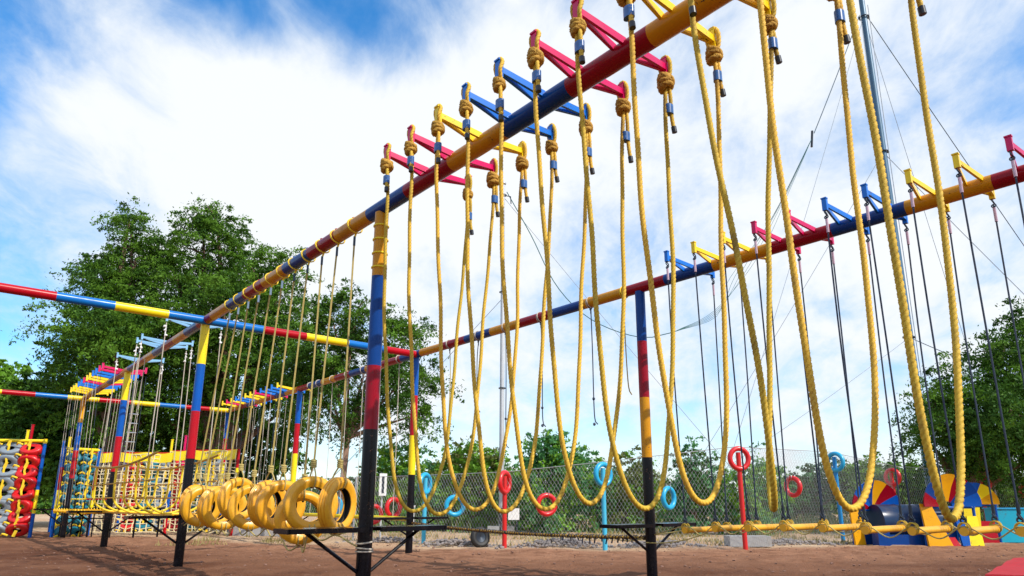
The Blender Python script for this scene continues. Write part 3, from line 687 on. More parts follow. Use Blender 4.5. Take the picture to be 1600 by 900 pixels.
tr = empty('tightrope', W(4.4, 0, 0), ANG, 'low rope walkway bound with yellow and black cord between the two right posts', 'rope bridge')
mb = MB(); pts = smooth_path(sag((0, 0.09, 0.56), (0, 6.2, 0.62), 0.06), 0.03); mb.tube(resample(pts, 0.02), 0.020, 9, lobes=3, amp=0.2, pitch=0.16); mb.build('main_rope', KROPE, tr, autosm=180)
mb = MB()
for i in range(110):
    p = pts[int(i / 110 * (len(pts) - 1))]; tie_ring(mb, p, 0.027 + 0.004 * random.random(), 0.007, 0.02 * random.uniform(-1, 1), n=10)
mb.build('black_binding', ECAP, tr)
mb = MB()
for i in range(14):
    s_ = 0.25 + i * 0.075 * (1 + i * 0.04); p = Vector((0, s_, 0.545)); mb.tube([p, p + Vector((random.uniform(-.03, .03), random.uniform(-.03, .03), -random.uniform(0.05, 0.12)))], 0.011, 6)
mb.build('loose_ends', DROPE, tr)
mb = MB(); mb.tube(sag((-0.10, 0.0, 0.50), (0.0, -0.93, 0.66), 0.05), 0.007, 6); mb.tube(sag((-0.06, 0.08, 0.56), (0.10, 0.9, 0.58), 0.07), 0.008, 6)
mb.build('tail_cord', TROPE, tr)

# ================================================================== BALANCE LOG (right beam, bay behind)
root = empty('balance_log', W(4.4, 9.3, 0), ANG, 'long yellow balance log hung on thin white ropes behind the tyres', 'balance log')
mb = MB(); mb.tube([(0, -2.85, 0.70), (0, 2.7, 0.72)], 0.045, 14); mb.build('log', LEMON, root)
for s_ in (-2.3, -1.45, -0.6, 0.25, 1.1, 1.95, 2.5):
    mb = MB(); mb.tube(smooth_path([(0, s_, HB - BR), (0.02, s_ + 0.02, 2.4), (0, s_, 0.72)], 0.3), 0.009, 6); mb.build('rope', WROPE, root)
    mb = MB(); tie_ring(mb, (0, s_, HB), BR + 0.012, 0.011, 0.012); mb.build('beam_tie', WROPE, root)

# ================================================================== ROPE NET BRIDGE
root = empty('rope_bridge', W(0, 9.4, 0), ANG, 'rope tunnel bridge of yellow U shaped ropes hung on white cords under pale blue arms', 'rope bridge')
SB = [-2.5, -1.75, -0.8, 0.1, 1.15, 2.2]
def bz(s_): return 1.72 + 0.10 * ((s_) / 2.6) ** 2
for s_ in SB:
    mb = MB(); zt_ = bz(s_)
    pp = [(-0.5, s_, zt_), (-0.49, s_, 1.3), (-0.44, s_ + 0.01, 1.02), (-0.22, s_, 0.87), (0, s_, 0.84), (0.22, s_, 0.87), (0.44, s_, 1.02), (0.49, s_, 1.3), (0.5, s_, zt_)]
    mb.tube(smooth_path(pp, 0.05), 0.021, 8, lobes=0); mb.build('hoop_rope', YROPE, root)
for sg in (-1, 1):
    for hz_, rr_ in ((None, 0.022), (1.40, 0.013), (1.12, 0.013)):
        mb = MB(); mb.tube(smooth_path([(sg * (0.5 if hz_ is None or hz_ > 1.2 else 0.46), s_, (bz(s_) if hz_ is None else hz_)) for s_ in [-3.0] + SB + [3.0]], 0.15), rr_, 8)
        mb.build('side_rope', KROPE, root)
mb = MB(); mb.box((0, -0.1, 0.82), (0.34, 5.9, 0.03)); mb.build('plank', YEL, root, smooth=False)
for s_ in BR_S:
    for sg in (-1, 1):
        mb = MB(); l = s_ - 9.4
        mb.tube(smooth_path([(sg * 0.48, l, 4.22), (sg * 0.49 + 0.01, l + 0.02, 3.0), (sg * 0.5, l, bz(l))], 0.3), 0.009, 6); mb.build('hanger', WROPE, root)
        mb = MB()
        mb.tube([(sg * 0.48, l, 4.17), (sg * 0.48, l, 3.97)], 0.012, 6)
        for zz in (4.15, 4.08, 3.99): mb.ico((sg * 0.48 + random.uniform(-.02, .02), l, zz), (0.030, 0.024, 0.026), jit=0.2, sub=1)
        mb.build('cord_lock', WHITE, root)
# a short rope ladder hanging among the hangers
root = empty('rope_ladder', W(-0.15, 10.4, 0), ANG, 'short steel rung ladder on white cords above the rope bridge', 'ladder')
mb = MB()
for q in (-0.07, 0.07): mb.tube([(q, 0, 4.15), (q, 0, 1.9)], 0.008, 6)
mb.build('side_cord', WROPE, root)
for z in (2.9, 2.7, 2.5, 2.3, 2.1): mb = MB(); mb.tube([(-0.09, 0, z), (0.09, 0, z)], 0.014, 6); mb.build('rung', STEEL, root)

# ================================================================== FAR LOG STEPS (first and second beam)
for t0, labp, lmat in ((0, 'yellow log step on pale ropes behind the rope bridge, %s behind the third left post', YEL), (4.4, 'small yellow log step far behind the tyres, %s behind the third right post', YEL)):
    for k, s in enumerate(FAR_S):
        o = log_step(t0, s, 0.80, 0.42, WROPE if k % 3 else DROPE, lmat, grip=False, sub=False, r=0.038, rr=0.0052)
        tag(o, labp % ORD[k], 'log step', 'log steps hanging in the far left bay' if t0 == 0 else 'log steps hanging in the far right bay')

# ================================================================== CHAIN LINK FENCE AND RING POSTS
FP = [(-10.5, 24.0, 1.7), (-7.4, 21.6, 1.7), (-4.6, 19.4, 1.7), (-2.40, 18.02, 1.72), (-0.35, 16.77, 1.75), (1.94, 16.10, 1.95), (5.04, 16.10, 2.30), (8.83, 19.48, 2.42), (11.99, 21.97, 2.15), (15.95, 23.25, 2.0), (21.0, 24.8, 2.0), (27.0, 26.5, 2.0)]
fence = empty('chain_link_fence', (0, 20, 0), 0, 'galvanised chain link fence running behind the coloured tyre posts', 'fence')
def clip_mesh(mb, p0, p1, h0, h1, cell=0.088, r=0.0024):
    p0 = Vector(p0); p1 = Vector(p1); L = (p1 - p0).length; d = (p1 - p0) / L
    nrm = Vector((-d.y, d.x, 0))
    def top(u): return h0 + (h1 - h0) * u / L
    for sg in (1, -1):
        x = -max(h0, h1) * 1.2
        while x < L + max(h0, h1) * 1.2:
            # line u = x + sg*z*0.62 ; clip to the panel
            k = 0.62 * sg; pts = []
            for i in range(61):
                z = 0.02 + i / 60 * max(h0, h1); u = x + k * z
                if 0 <= u <= L and z <= top(u): pts.append((u, z))
            if len(pts) >= 2:
                a, b = pts[0], pts[-1]
                off = nrm * (0.004 * sg)
                mb.tube([p0 + d * a[0] + off + Vector((0, 0, a[1])), p0 + d * b[0] + off + Vector((0, 0, b[1]))], r, 4, caps=False)
            x += cell
for a, b in zip(FP[:-1], FP[1:]):
    mb = MB(); clip_mesh(mb, (a[0], a[1], 0), (b[0], b[1], 0), a[2], b[2]); mb.build('mesh_panel', LINK, fence, loc=(0, -20, 0), smooth=False)
    mb = MB(); mb.tube([(a[0], a[1], a[2]), (b[0], b[1], b[2])], 0.009, 6); mb.build('top_wire', LINK, fence, loc=(0, -20, 0))
for x, y, h in [(FP[0]), FP[1], FP[2], FP[9], FP[10], FP[11]]:
    mb = MB(); mb.tube([(x, y + 0.04, 0), (x, y + 0.04, h + 0.03)], 0.028, 10); mb.build('fence_post', GALV, fence, loc=(0, -20, 0))

def ring_thing(name, c, m, yaw, label, group, tilt=0.0, r=0.29, base=None, pm=None, cat='tyre post'):
    """small painted tyre, alone or on a post"""
    root = empty(name, (c[0], c[1], 0 if base is not None else c[2]), 0, label, cat, group)
    oz = 0 if base is not None else c[2]
    mb = MB(); prof = [(r * 0.60 + 0.105 * (0.5 - 0.5 * math.cos(a)) * 1.0, 0.055 * math.sin(a)) for a in np.linspace(0, 2 * PI, 16, endpoint=False)]
    prof = [(r - 0.058 + 0.058 * math.cos(a), 0.060 * math.sin(a)) for a in np.linspace(0, 2 * PI, 16, endpoint=False)]
    mb.lathe(prof, 36); mb.build('tyre', m, root, loc=(0, -0.03 if base is not None else 0, c[2] - oz), rot=(tilt, 0, yaw))
    if base is not None:
        mb = MB(); mb.tube([(0, 0, -0.03), (0, 0.02, c[2] + r * 0.5)], 0.055, 12); mb.build('post', pm or m, root)
    else:
        mb = MB()
        for q in (-0.04, 0.05): tie_ring(mb, (q, 0.03, r - 0.04), 0.085, 0.006, 0.01, axis='X', n=12)
        mb.build('wire_tie', STEEL, root)
    return root
POSTR = mat('red_post_paint', (0.58, 0.012, 0.010), 0.4, var=0.12, dirt=(0.15, 0.05, 0.03), dirt_amt=0.4)
POSTB = mat('sky_blue_post_paint', (0.05, 0.42, 0.62), 0.4, var=0.12, dirt=(0.2, 0.2, 0.18), dirt_amt=0.4)
POSTD = mat('deep_blue_post_paint', (0.01, 0.22, 0.52), 0.4, var=0.12, dirt=(0.1, 0.1, 0.1), dirt_amt=0.4)
RG = 'coloured tyres mounted on posts along the fence'
for c, m, pm, yaw, lab in [((-2.44, 17.9, 1.50), TBLUE, POSTB, 65, 'blue tyre on a pale blue post just right of the yellow and black post'),
                           ((-0.36, 16.65, 1.50), TRED, POSTR, 62, 'red tyre on a red post beside the pale grey utility pole'),
                           ((1.93, 15.98, 1.66), TBLUE, POSTB, 38, 'blue tyre on a pale blue post left of the orange and black post'),
                           ((5.10, 15.98, 2.02), TRED, POSTR, 12, 'large red tyre facing front on a tall red post behind the log steps'),
                           ((8.85, 19.3, 2.13), TBLUE, POSTD, -58, 'blue tyre on a deep blue post left of the striped fan boards'),
                           ((11.75, 21.8, 1.80), TRED, POSTR, -62, 'red tyre on a short red post between the first two striped fans'),
                           ((15.40, 23.1, 1.62), TRED, POSTR, -50, 'red tyre on a short red post behind the third striped fan'),
                           ((17.2, 23.5, 1.40), TRED, POSTR, -50, 'red tyre on a post at the right edge above the turquoise block')]:
    ring_thing('tyre_post', c, m, R(yaw), lab, RG, base=1, pm=pm)
for c, m, yaw, lab in [((-3.34, 18.48, 0.90), TRED, 48, 'red tyre hung low on the fence left of the black post foot'),
                       ((-3.95, 18.9, 0.72), TRED, 30, 'red tyre hung lowest on the fence beside the near black post'),
                       ((-1.62, 17.44, 0.95), TBLUE, 20, 'small blue tyre hung low on the fence under the second rope loop'),
                       ((0.63, 16.34, 0.98), TRED, 22, 'red tyre hung low on the fence behind the sixth rope loop'),
                       ((3.42, 15.98, 1.13), TBLUE, 44, 'blue tyre hung on the fence half hidden by the orange and black post'),
                       ((7.0, 17.75, 1.42), TRED, -62, 'dark red tyre hung on the fence right of the tall red post'),
                       ((-5.3, 19.85, 0.95), TBLUE, 30, 'blue tyre on the fence seen through the nearest yellow tyre')]:
    ring_thing('fence_tyre', c, m, R(yaw), lab, 'coloured tyres hung low on the chain link fence', cat='tyre', r=0.275)

# ================================================================== FAN BOARDS, DRUM, BLOCK
def fan(cx, cy, rad, zc, yaw, cols, label, back=0.10, skirt=None):
    """sunburst board: half round of tapered staves, dished, on two legs"""
    root = empty('fan_board', (cx, cy, 0), R(yaw), label, 'play panel', 'striped fan shaped boards by the drum')
    n = len(cols); dish = 0.24
    for i, cc in enumerate(cols):
        a0 = PI * (1 - i / n) + R(0); a1 = PI * (1 - (i + 1) / n)
        vs = []; fs = []; K = 5
        for side in (0, 1):
            for q in range(K + 1):
                a = a0 + (a1 - a0) * q / K
                bulge = 1.0 + 0.012 * math.sin(PI * q / K)
                for rr_, yy in ((0.16, 0.0), (0.62, -dish * 0.35), (1.0, -dish)):
                    vs.append((rad * rr_ * bulge * math.cos(a), yy * rad + (0.04 if side else 0.0), zc + rad * rr_ * bulge * math.sin(a)))
        row = 3; base2 = (K + 1) * row
        for q in range(K):
            for r_ in range(2):
                a = q * row + r_; fs.append((a, a + 1, a + row + 1, a + row)); fs.append((base2 + a, base2 + a + row, base2 + a + row + 1, base2 + a + 1))
            o1 = q * row + 2; fs.append((o1, base2 + o1, base2 + o1 + row, o1 + row)); i1 = q * row; fs.append((i1, i1 + row, base2 + i1 + row, base2 + i1))
        for q in (0, K):
            for r_ in range(2):
                a = q * row + r_; f = (a, base2 + a, base2 + a + 1, a + 1); fs.append(f if q == 0 else tuple(reversed(f)))
        mb = MB(); mb.add(vs, fs); mb.build('stave', {'r': DRED, 'b': DBLUE, 'y': YEL, 'l': LEMON, 'd': BLUE}[cc], root, autosm=30)  # red and most blue staves use the tones with shade painted in
    mb = MB()
    mb.tube([(-rad * 0.9, 0.02, 0), (-rad * 0.9, 0.02, zc + 0.06)], 0.035, 8); mb.tube([(rad * 0.9, 0.02, 0), (rad * 0.9, 0.02, zc + 0.06)], 0.035, 8); mb.tube([(-rad * 0.95, 0.02, zc - 0.02), (rad * 0.95, 0.02, zc - 0.02)], 0.03, 8)
    mb.build('leg_frame', BLUE, root)
    if skirt:
        for (x0, x1, xb0, xb1, zt_, cc) in skirt:
            mb = MB(); y0 = -0.06
            vs = [(xb0, y0 - 0.06, 0), (xb1, y0 - 0.06, 0), (x1, y0, zt_), (x0, y0, zt_), (xb0, y0, 0), (xb1, y0, 0), (x1, y0 + 0.04, zt_), (x0, y0 + 0.04, zt_)]
            mb.add(vs, [(0, 1, 2, 3), (5, 4, 7, 6), (1, 5, 6, 2), (4, 0, 3, 7), (3, 2, 6, 7), (0, 4, 5, 1)]); mb.build('skirt_board', {'r': RED, 'b': BLUE, 'y': YEL, 'l': LEMON}[cc], root, smooth=False)
    return root
fan(9.05, 17.9, 0.72, 0.86, 14, 'rdbyrd', 'striped fan board standing at the left end of the navy drum', skirt=[(-0.74, -0.45, -0.72, -0.42, 0.92, 'y')])
fan(10.62, 17.3, 0.78, 0.93, 8, 'rbyyrbd', 'tallest striped fan board, at the right end of the navy drum', skirt=[(-0.80, -0.52, -0.74, -0.1, 1.0, 'y'), (0.10, 0.32, 0.16, 0.40, 0.62, 'b'), (0.42, 0.70, 0.36, 0.74, 0.7, 'l'), (-0.30, 0.02, -0.2, 0.1, 0.20, 'r')])
fan(12.12, 18.6, 0.56, 0.98, -12, 'yrdly', 'smallest striped fan board beside the turquoise block', skirt=[(-0.5, 0.1, -0.45, 0.02, 0.9, 'l'), (0.04, 0.40, 0.0, 0.42, 0.55, 'r')])
root = empty('crawl_drum', (9.75, 17.75, 0), R(4), 'long navy blue drum lying between two striped fan boards', 'drum')
NAVY = mat('navy_paint', (0.008, 0.030, 0.085), 0.28, var=0.2, dirt=(0.10, 0.06, 0.04), dirt_amt=0.5, spec=0.35, chips=(0.08, 0.04, 0.03))
mb = MB(); M_ = Matrix.Translation((0, 0, 0.56)) @ Matrix.Rotation(R(90), 4, 'Z')
mb.lathe([(0.40, -0.78), (0.42, -0.78), (0.42, -0.28), (0.432, -0.26), (0.42, -0.24), (0.42, 0.24), (0.432, 0.26), (0.42, 0.28), (0.42, 0.78), (0.40, 0.78)], 40, M=M_, closed=True); mb.build('drum', NAVY, root)
for x0 in (-0.77, 0.77): mb = MB(); mb.lathe([(0, -0.015), (0.415, -0.015), (0.415, 0.015), (0, 0.015)], 32, M=Matrix.Translation((x0, 0, 0.56)) @ Matrix.Rotation(R(90), 4, 'Z'), closed=False); mb.build('end_disc', NAVY, root)
for x0 in (-0.86, 0.86):
    for y0 in (-0.30, 0.30): mb = MB(); mb.box((x0, y0, 0.2), (0.30, 0.28, 0.40)); mb.build('support', DBLUE, root, smooth=False)
mb = MB(); mb.box((0, -0.36, 0.13), (1.40, 0.06, 0.26)); mb.build('base_board', DBLUE, root, smooth=False)
root = empty('turquoise_block', (13.5, 18.9, 0), R(-6), 'low turquoise painted block at the right edge beside the striped fans', 'block')
mb = MB(); mb.bar((-0.75, 0, 0.43), (1.6, 0, 0.43), 0.5, 0.86); mb.build('body', TEAL, root, smooth=False)
mb = MB(); mb.box((0.42, 0, 0.875), (2.40, 0.56, 0.03)); mb.build('top_edge', LBLUE, root, smooth=False)

# ================================================================== RED MAT
mb = MB(); K = 28; vs = []; cs = [Vector((6.55, 10.05, 0)), Vector((11.5, 9.0, 0)), Vector((12.6, 12.6, 0)), Vector((9.0, 12.95, 0))]
for i in range(K + 1):
    for j in range(K + 1):
        u, v = i / K, j / K
        p = cs[0] * (1 - u) * (1 - v) + cs[1] * u * (1 - v) + cs[2] * u * v + cs[3] * (1 - u) * v
        vs.append((p.x, p.y, 0.052 + 0.016 * fbm(p.x * 1.2, p.y * 1.2, 2) + 0.006 * math.sin(p.x * 4 + p.y * 2)))
o_ = len(vs); vs += [(a, b, c - 0.045) for a, b, c in vs]
fs = []
for i in range(K):
    for j in range(K):
        a = i * (K + 1) + j; fs.append((a, a + K + 1, a + K + 2, a + 1))
for i in range(K):
    for a, b in ((i * (K + 1), (i + 1) * (K + 1)), ((i + 1) * (K + 1) + K, i * (K + 1) + K), (i + 1, i), (K * (K + 1) + i, K * (K + 1) + i + 1)):
        fs.append((b, a, a + o_, b + o_))
mb.add(vs, fs); o = mb.build('ground_mat', MATR); tag(o, 'creased red mat lying on the soil in the bottom right corner', 'mat')

# ================================================================== TYRE WALLS AND NETS (left background)
def striped_post(mb, p, h, seq, r=0.05, seg=0.7):
    banded(mb, (p[0], p[1], p[2] if len(p) > 2 else 0), (p[0], p[1], h), r, [seg * (i + 1) for i in range(8)], (seq * 4), n=12)
TTEAL = mat('teal_tyre_paint', (0.008, 0.17, 0.24), 0.45, var=0.2, dirt=(0.1, 0.12, 0.1), dirt_amt=0.4)
TCACHE = {}
def tyre_wall(loc, yaw, cols, rows, pw, ph, zt, label, mats, seqs, R0=0.32, sz=0.74, ropem=YROPE):
    root = empty('tyre_wall', loc, R(yaw), label, 'tyre wall', 'walls of painted tyres tied with rope')
    key = (round(R0, 3), sz)
    for c in range(cols):
        m = mats[c % len(mats)]; x = (c - (cols - 1) / 2) * pw
        for r_ in range(rows):
            z = zt - 0.22 - r_ * ph
            mk = (key, m.name)
            if mk not in TCACHE:
                ty = tyre_mesh('tyre', None, R0, R0 * 0.36, 0.21, tread=False, n=28, sz=sz); o = ty.build('tyre', [m, RUBBER], root); TCACHE[mk] = o.data
            else:
                o = bpy.data.objects.new('tyre', TCACHE[mk]); COL.objects.link(o); o.parent = root
            o.location = (x + random.uniform(-0.02, 0.02), random.uniform(-0.03, 0.03), z)
            o.rotation_euler = (R(random.uniform(-14, 14)) + (R(34) if r_ % 2 else R(-34)), R(random.uniform(-6, 6)), R(random.uniform(-8, 8)))
    for c in range(cols):
        x = (c - (cols - 1) / 2) * pw; mb = MB()
        mb.tube(smooth_path([(x + 0.02 * math.sin(k * 2.1), -0.13 - 0.03 * (k % 2), zt - k * ph * 0.5) for k in range(2 * rows)], 0.08), 0.032, 6)
        for r_ in range(rows + 1):
            z = zt - 0.02 - r_ * ph
            mb.tube(smooth_path([(x - pw * 0.62, -0.13, z - 0.05), (x - pw * 0.5, -0.2, z + 0.0), (x - pw * 0.30, -0.16, z - 0.05)], 0.05), 0.027, 6)
            mb.tube([(x - 0.03, -0.14, z - 0.08), (x + 0.03, -0.14, z + 0.09)], 0.045, 6)
        mb.build('tie_rope', ropem, root)
    hw = (cols * pw) / 2 + 0.07
    for sg, seq in ((-1, seqs[0]), (1, seqs[1])):
        mb = MB(); striped_post(mb, (sg * hw, 0.0), zt + 0.12, seq); mb.build('frame_post', MALL, root)
    mb = MB(); mb.tube([(-hw, 0, zt + 0.06), (hw, 0, zt + 0.06)], 0.05, 12); mb.build('top_rail', LEMON, root)
    return root
# big grey and red wall
tyre_wall((-16.25, 21.0, 0), 8, 5, 8, 0.58, 0.335, 2.82, 'wall of grey and red tyres tied with yellow rope at the left edge', [TGREY, TRED, TGREY, TGREY, TRED], ['bly', 'blb'])
tyre_wall((-14.05, 22.0, 0), 55, 2, 8, 0.44, 0.32, 2.62, 'narrow wall of teal tyres between striped posts', [TTEAL, TTEAL], ['blr', 'blr'], R0=0.22)
tyre_wall((-12.6, 25.2, 0), 5, 6, 7, 0.56, 0.37, 2.7, 'mixed red and teal tyre wall behind the cargo nets', [TRED, TTEAL, TGREY, TRED, TTEAL, TGREY], ['bry', 'bry'])

def cargo_net(loc, yaw, w, h, z0, cell, label, m, banner=LEMON, posts='rbl', slack=0.06, rr=0.016):
    root = empty('cargo_net', loc, R(yaw), label, 'cargo net', 'rope cargo nets in the left background')
    nx = int(w / cell); nz = int((h - z0) / (cell * 0.62))
    def P(i, j):
        u = i / nx; v = j / nz
        jx = 0.35 * cell * mnoise.noise(Vector((i * 0.9, j * 0.9, loc[0]))); jz = 0.45 * cell * mnoise.noise(Vector((i * 0.8, j * 0.8, loc[0] + 7)))
        return Vector(((u - 0.5) * w + jx, slack * math.sin(u * 9 + v * 5) + 0.05 * mnoise.noise(Vector((i, j, 3.0))), z0 + v * (h - z0) + jz))
    mb = MB()
    for i in range(nx + 1): mb.tube([P(i, j) for j in range(nz + 1)], rr * 1.2, 5)
    for j in range(nz + 1): mb.tube([P(i, j) for i in range(nx + 1)], rr * 0.9, 5)
    mb.build('net', m, root)
    if banner:
        mb = MB(); n = 20; vs = []
        for i in range(n + 1):
            for zz, yy in ((h - 0.24, -0.07), (h + 0.06, -0.03)):
                u = i / n; vs.append(((u - 0.5) * w, yy - 0.03 * math.sin(u * 21), zz + 0.025 * math.sin(u * 17 + zz)))
        k = len(vs); vs += [(a, b + 0.015, c) for a, b, c in vs]
        fs = [(2 * i, 2 * i + 2, 2 * i + 3, 2 * i + 1) for i in range(n)] + [(k + 2 * i + 1, k + 2 * i + 3, k + 2 * i + 2, k + 2 * i) for i in range(n)]
        fs += [(2 * i + 1, 2 * i + 3, k + 2 * i + 3, k + 2 * i + 1) for i in range(n)] + [(2 * i, k + 2 * i, k + 2 * i + 2, 2 * i + 2) for i in range(n)]
        mb.add(vs, fs); mb.build('banner', banner, root)
    for sg in (-1, 1):
        mb = MB(); striped_post(mb, (sg * w / 2, 0.04), h + 0.08, posts); mb.build('frame_post', MALL, root)
    mb = MB(); mb.tube([(-w / 2, 0.04, h + 0.04), (w / 2, 0.04, h + 0.04)], 0.045, 10); mb.build('top_rail', RED, root)
    return root
CREAM = mat('cream_rope', (0.70, 0.60, 0.36), 0.7, var=0.25, scale=8)
cargo_net((-12.75, 22.6, 0), 3, 2.6, 2.55, 0.1, 0.20, 'cream cargo net under a yellow strip, left of the rope bridge', CREAM)
cargo_net((-10.3, 22.4, 0), -14, 2.5, 2.62, 0.1, 0.19, 'cream cargo net under a yellow strip, behind the rope bridge', CREAM)
# yellow rail lying toward the far nets and slim striped poles above them
for i, (x, y, d, h, c, lab) in enumerate([(45, 660, 23, 3.4, LEMON, 'slim yellow pole standing above the grey and red tyre wall'), (52, 655, 23.2, 3.6, RED, 'slim red pole standing above the grey and red tyre wall'),
                                     (112, 660, 24.5, 3.3, LEMON, 'slim yellow pole standing between the tyre wall and the nets'), (103, 665, 25, 3.2, BLUE, 'slim blue pole standing between the tyre wall and the nets'),
                                     (271, 665, 25.5, 3.3, LEMON, 'slim yellow pole standing behind the right cargo net'), (292, 660, 25.0, 3.4, PINK, 'slim crimson pole standing behind the right cargo net')]):
    p = at(x, y, d); mb = MB(); mb.tube([(0, 0, 0), (0.03, 0, h)], 0.045, 10); mb.tube([(0.03, 0, h - 0.02), (0.03, 0, h + 0.01)], 0.055, 10); o = mb.build('slim_pole', c, loc=(p.x, p.y, 0)); tag(o, lab, 'pole', 'slim painted poles in the left background')
root = empty('guard_rail', (-13.35, 21.6, 0), R(0), 'low railing with a yellow and red bar in front of the teal tyre wall', 'railing')
mb = MB(); banded(mb, (-0.75, 0, 1.12), (0.65, -0.1, 1.12), 0.025, [0.7], 'lr', n=8); mb.build('bar', MALL, root)
mb = MB(); mb.tube([(-0.7, 0, 0.55), (0.6, -0.1, 0.55)], 0.02, 6); mb.build('lower_bar', BLACK, root)
for x in (-0.74, -0.4, -0.1, 0.25, 0.62): mb = MB(); mb.tube([(x, -0.05, -0.02), (x, -0.05, 1.12)], 0.022, 6); mb.build('upright', BLACK, root)
root = empty('steel_bench_frame', (-12.2, 21.3, 0), R(4), 'dark steel step frame standing in front of the cream nets', 'frame')
mb = MB(); mb.bar((-0.9, 0, 0.85), (1.3, 0, 0.85), 0.25, 0.05); mb.build('top_board', BLACK, root, smooth=False)
for x in (-0.85, -0.2, 0.5, 1.2): mb = MB(); mb.tube([(x, 0, -0.02), (x, 0, 0.84)], 0.03, 8); mb.build('upright', BLACK, root)

# ================================================================== LOW WALL, UTILITY POLE, BOXES
root = empty('low_wall', (-8.2, 22.3, 0), R(-2), 'low grey concrete wall behind the yellow tyre row', 'wall')
mb = MB(); mb.box((0, 0, 0.26), (2.2, 0.2, 0.52)); mb.build('wall', CONC, root, smooth=False)
mb = MB(); mb.box((0, 0, 0.54), (2.26, 0.26, 0.05)); mb.build('coping', CONC, root, smooth=False)
root = empty('utility_pole', (-0.63, 24.0, 0), 0, 'tall pale grey steel utility pole rising behind the rope loops', 'pole')
mb = MB(); mb.tube([(0, 0, -0.1), (0, 0, 6), (0, 0, 13.0)], [0.095, 0.08, 0.062], 14); mb.build('shaft', GALV, root)
mb = MB(); mb.lathe([(0.0, 0), (0.11, 0), (0.11, 0.06), (0.0, 0.1)], 14, M=Matrix.Translation((0, 0, 12.97)) @ Matrix.Rotation(R(90), 4, 'X'), closed=False); mb.build('cap', GALV, root)
mb = MB()
for z in (12.5, 8.6, 5.0): tie_ring(mb, (0, 0, z), 0.115, 0.02, 0, axis='Z')
mb.tube([(0, 0, 12.5), (0.28, -0.1, 12.4), (0.3, -0.1, 12.1)], 0.02, 6); mb.build('clamp', DSTEEL, root)
mb = MB(); mb.box((0, 0, 0.12), (0.9, 0.7, 0.24)); mb.build('footing', CONC, root, smooth=False)
root = empty('control_box', (-0.42, 22.6, 0), R(6), 'grey electrical cabinet with a pale door beside the utility pole', 'cabinet')
mb = MB(); mb.box((-0.12, 0, 0.60), (0.26, 0.22, 0.50)); mb.build('cabinet', DSTEEL, root, smooth=False)
mb = MB(); mb.box((0.22, 0, 0.66), (0.36, 0.2, 0.36)); mb.build('door_box', WHITE, root, smooth=False)
for x in (-0.2, 0.32): mb = MB(); mb.tube([(x, 0, 0), (x, 0, 0.45)], 0.03, 8); mb.build('leg', DSTEEL, root)
root = empty('notice_board', tuple(at(598, 760, 21) * 1.0)[:2] + (0,), R(20), 'small white panel on a post behind the near black post', 'board')
mb = MB(); mb.box((0, 0, 1.55), (0.22, 0.10, 0.66)); mb.build('panel', WHITE, root, smooth=False)
mb = MB(); mb.box((0.0, -0.055, 1.55), (0.07, 0.012, 0.5)); mb.build('slot', DSTEEL, root, smooth=False)
mb = MB(); mb.tube([(0, 0.08, 0), (0, 0.08, 1.8)], 0.03, 8); mb.build('post', GALV, root)
mb = MB(); mb.tube([(0, 0, -0.02), (0, 0, 0.9)], 0.05, 10); mb.box((0, 0, 0.92), (0.13, 0.13, 0.06)); o = mb.build('marker_post', WHITE, loc=(-3.0, 19.6, 0)); tag(o, 'short pale concrete marker post behind the fence', 'post')
for x, y, sc, yw, lab in [(-0.95, 16.9, 0.24, 20, 'dark rubber tyre leaning by the foot of the red tyre post')]:
    ty = tyre_mesh('t', None, sc, sc * 0.55, 0.16, n=36); root = empty('spare_tyre', (x, y, 0), 0, lab, 'tyre'); o = ty.build('tyre', [RUBBER, RUBBER], root, loc=(0, 0, sc - 0.02), rot=(R(-8), 0, R(30)))
    mb = MB(); mb.lathe([(0, -0.03), (sc * 0.5, -0.05), (sc * 0.56, -0.04), (sc * 0.56, 0.04), (0, 0.03)], 24, closed=False); mb.build('rim', DSTEEL, root, loc=(0, 0, sc - 0.02), rot=(R(-8), 0, R(30)))
for x, y, w_, lab in [(5.55, 17.2, 1.0, 'flat concrete slab lying behind the tall red tyre post')]:
    mb = MB(); mb.box((0, 0, 0.12), (w_, 0.5, 0.24)); o = mb.build('concrete_slab', CONC, loc=(x, y, 0), smooth=False); tag(o, lab, 'slab')

# ================================================================== MAST AND WIRES
root = empty('guyed_mast', (16.0, 27.0, 0), 0, 'very tall blue grey guyed steel mast leaning out of view on the right', 'mast')
mb = MB(); mb.tube([(0, 0, -0.1), (0, 0, 8), (0, 0, 16), (0, 0, 23.9)], [0.17, 0.155, 0.14, 0.12], 14); mb.build('shaft', MASTM, root)
for z in (22.9, 16.0, 7.6): mb = MB(); tie_ring(mb, (0, 0, z), 0.19, 0.035, 0, axis='Z'); mb.box((0.22, 0, z), (0.10, 0.05, 0.08)); mb.box((-0.22, 0, z), (0.10, 0.05, 0.08)); mb.build('guy_collar', DSTEEL, root)
mb = MB(); mb.tube([(0.20, -0.1, 0), (0.20, -0.1, 23.5)], 0.02, 6); mb.tube([(-0.22, -0.1, 0), (-0.22, -0.1, 23.0)], 0.012, 6); mb.build('riser_cable', PWIRE, root)
mb = MB(); mb.box((0, 0, 0.15), (1.0, 1.0, 0.3)); mb.build('footing', CONC, root, smooth=False)
MT = Vector((16.0, 27.0, 0))
def wire(p, q, r, m, lab, drop=0.15, name='guy_wire', grp='guy wires of the tall mast'):
    a = Vector(p); b = Vector(q); mb = MB(); mb.tube([x - a for x in sag(a, b, drop, 12)], r, 5); o = mb.build(name, m, loc=a); tag(o, lab, 'wire', grp); return o
wire(MT + Vector((0, 0, 23.3)), (30.0, 33.0, 6.0), 0.018, WIRE, 'dark guy wire running from the mast top down past the right edge')
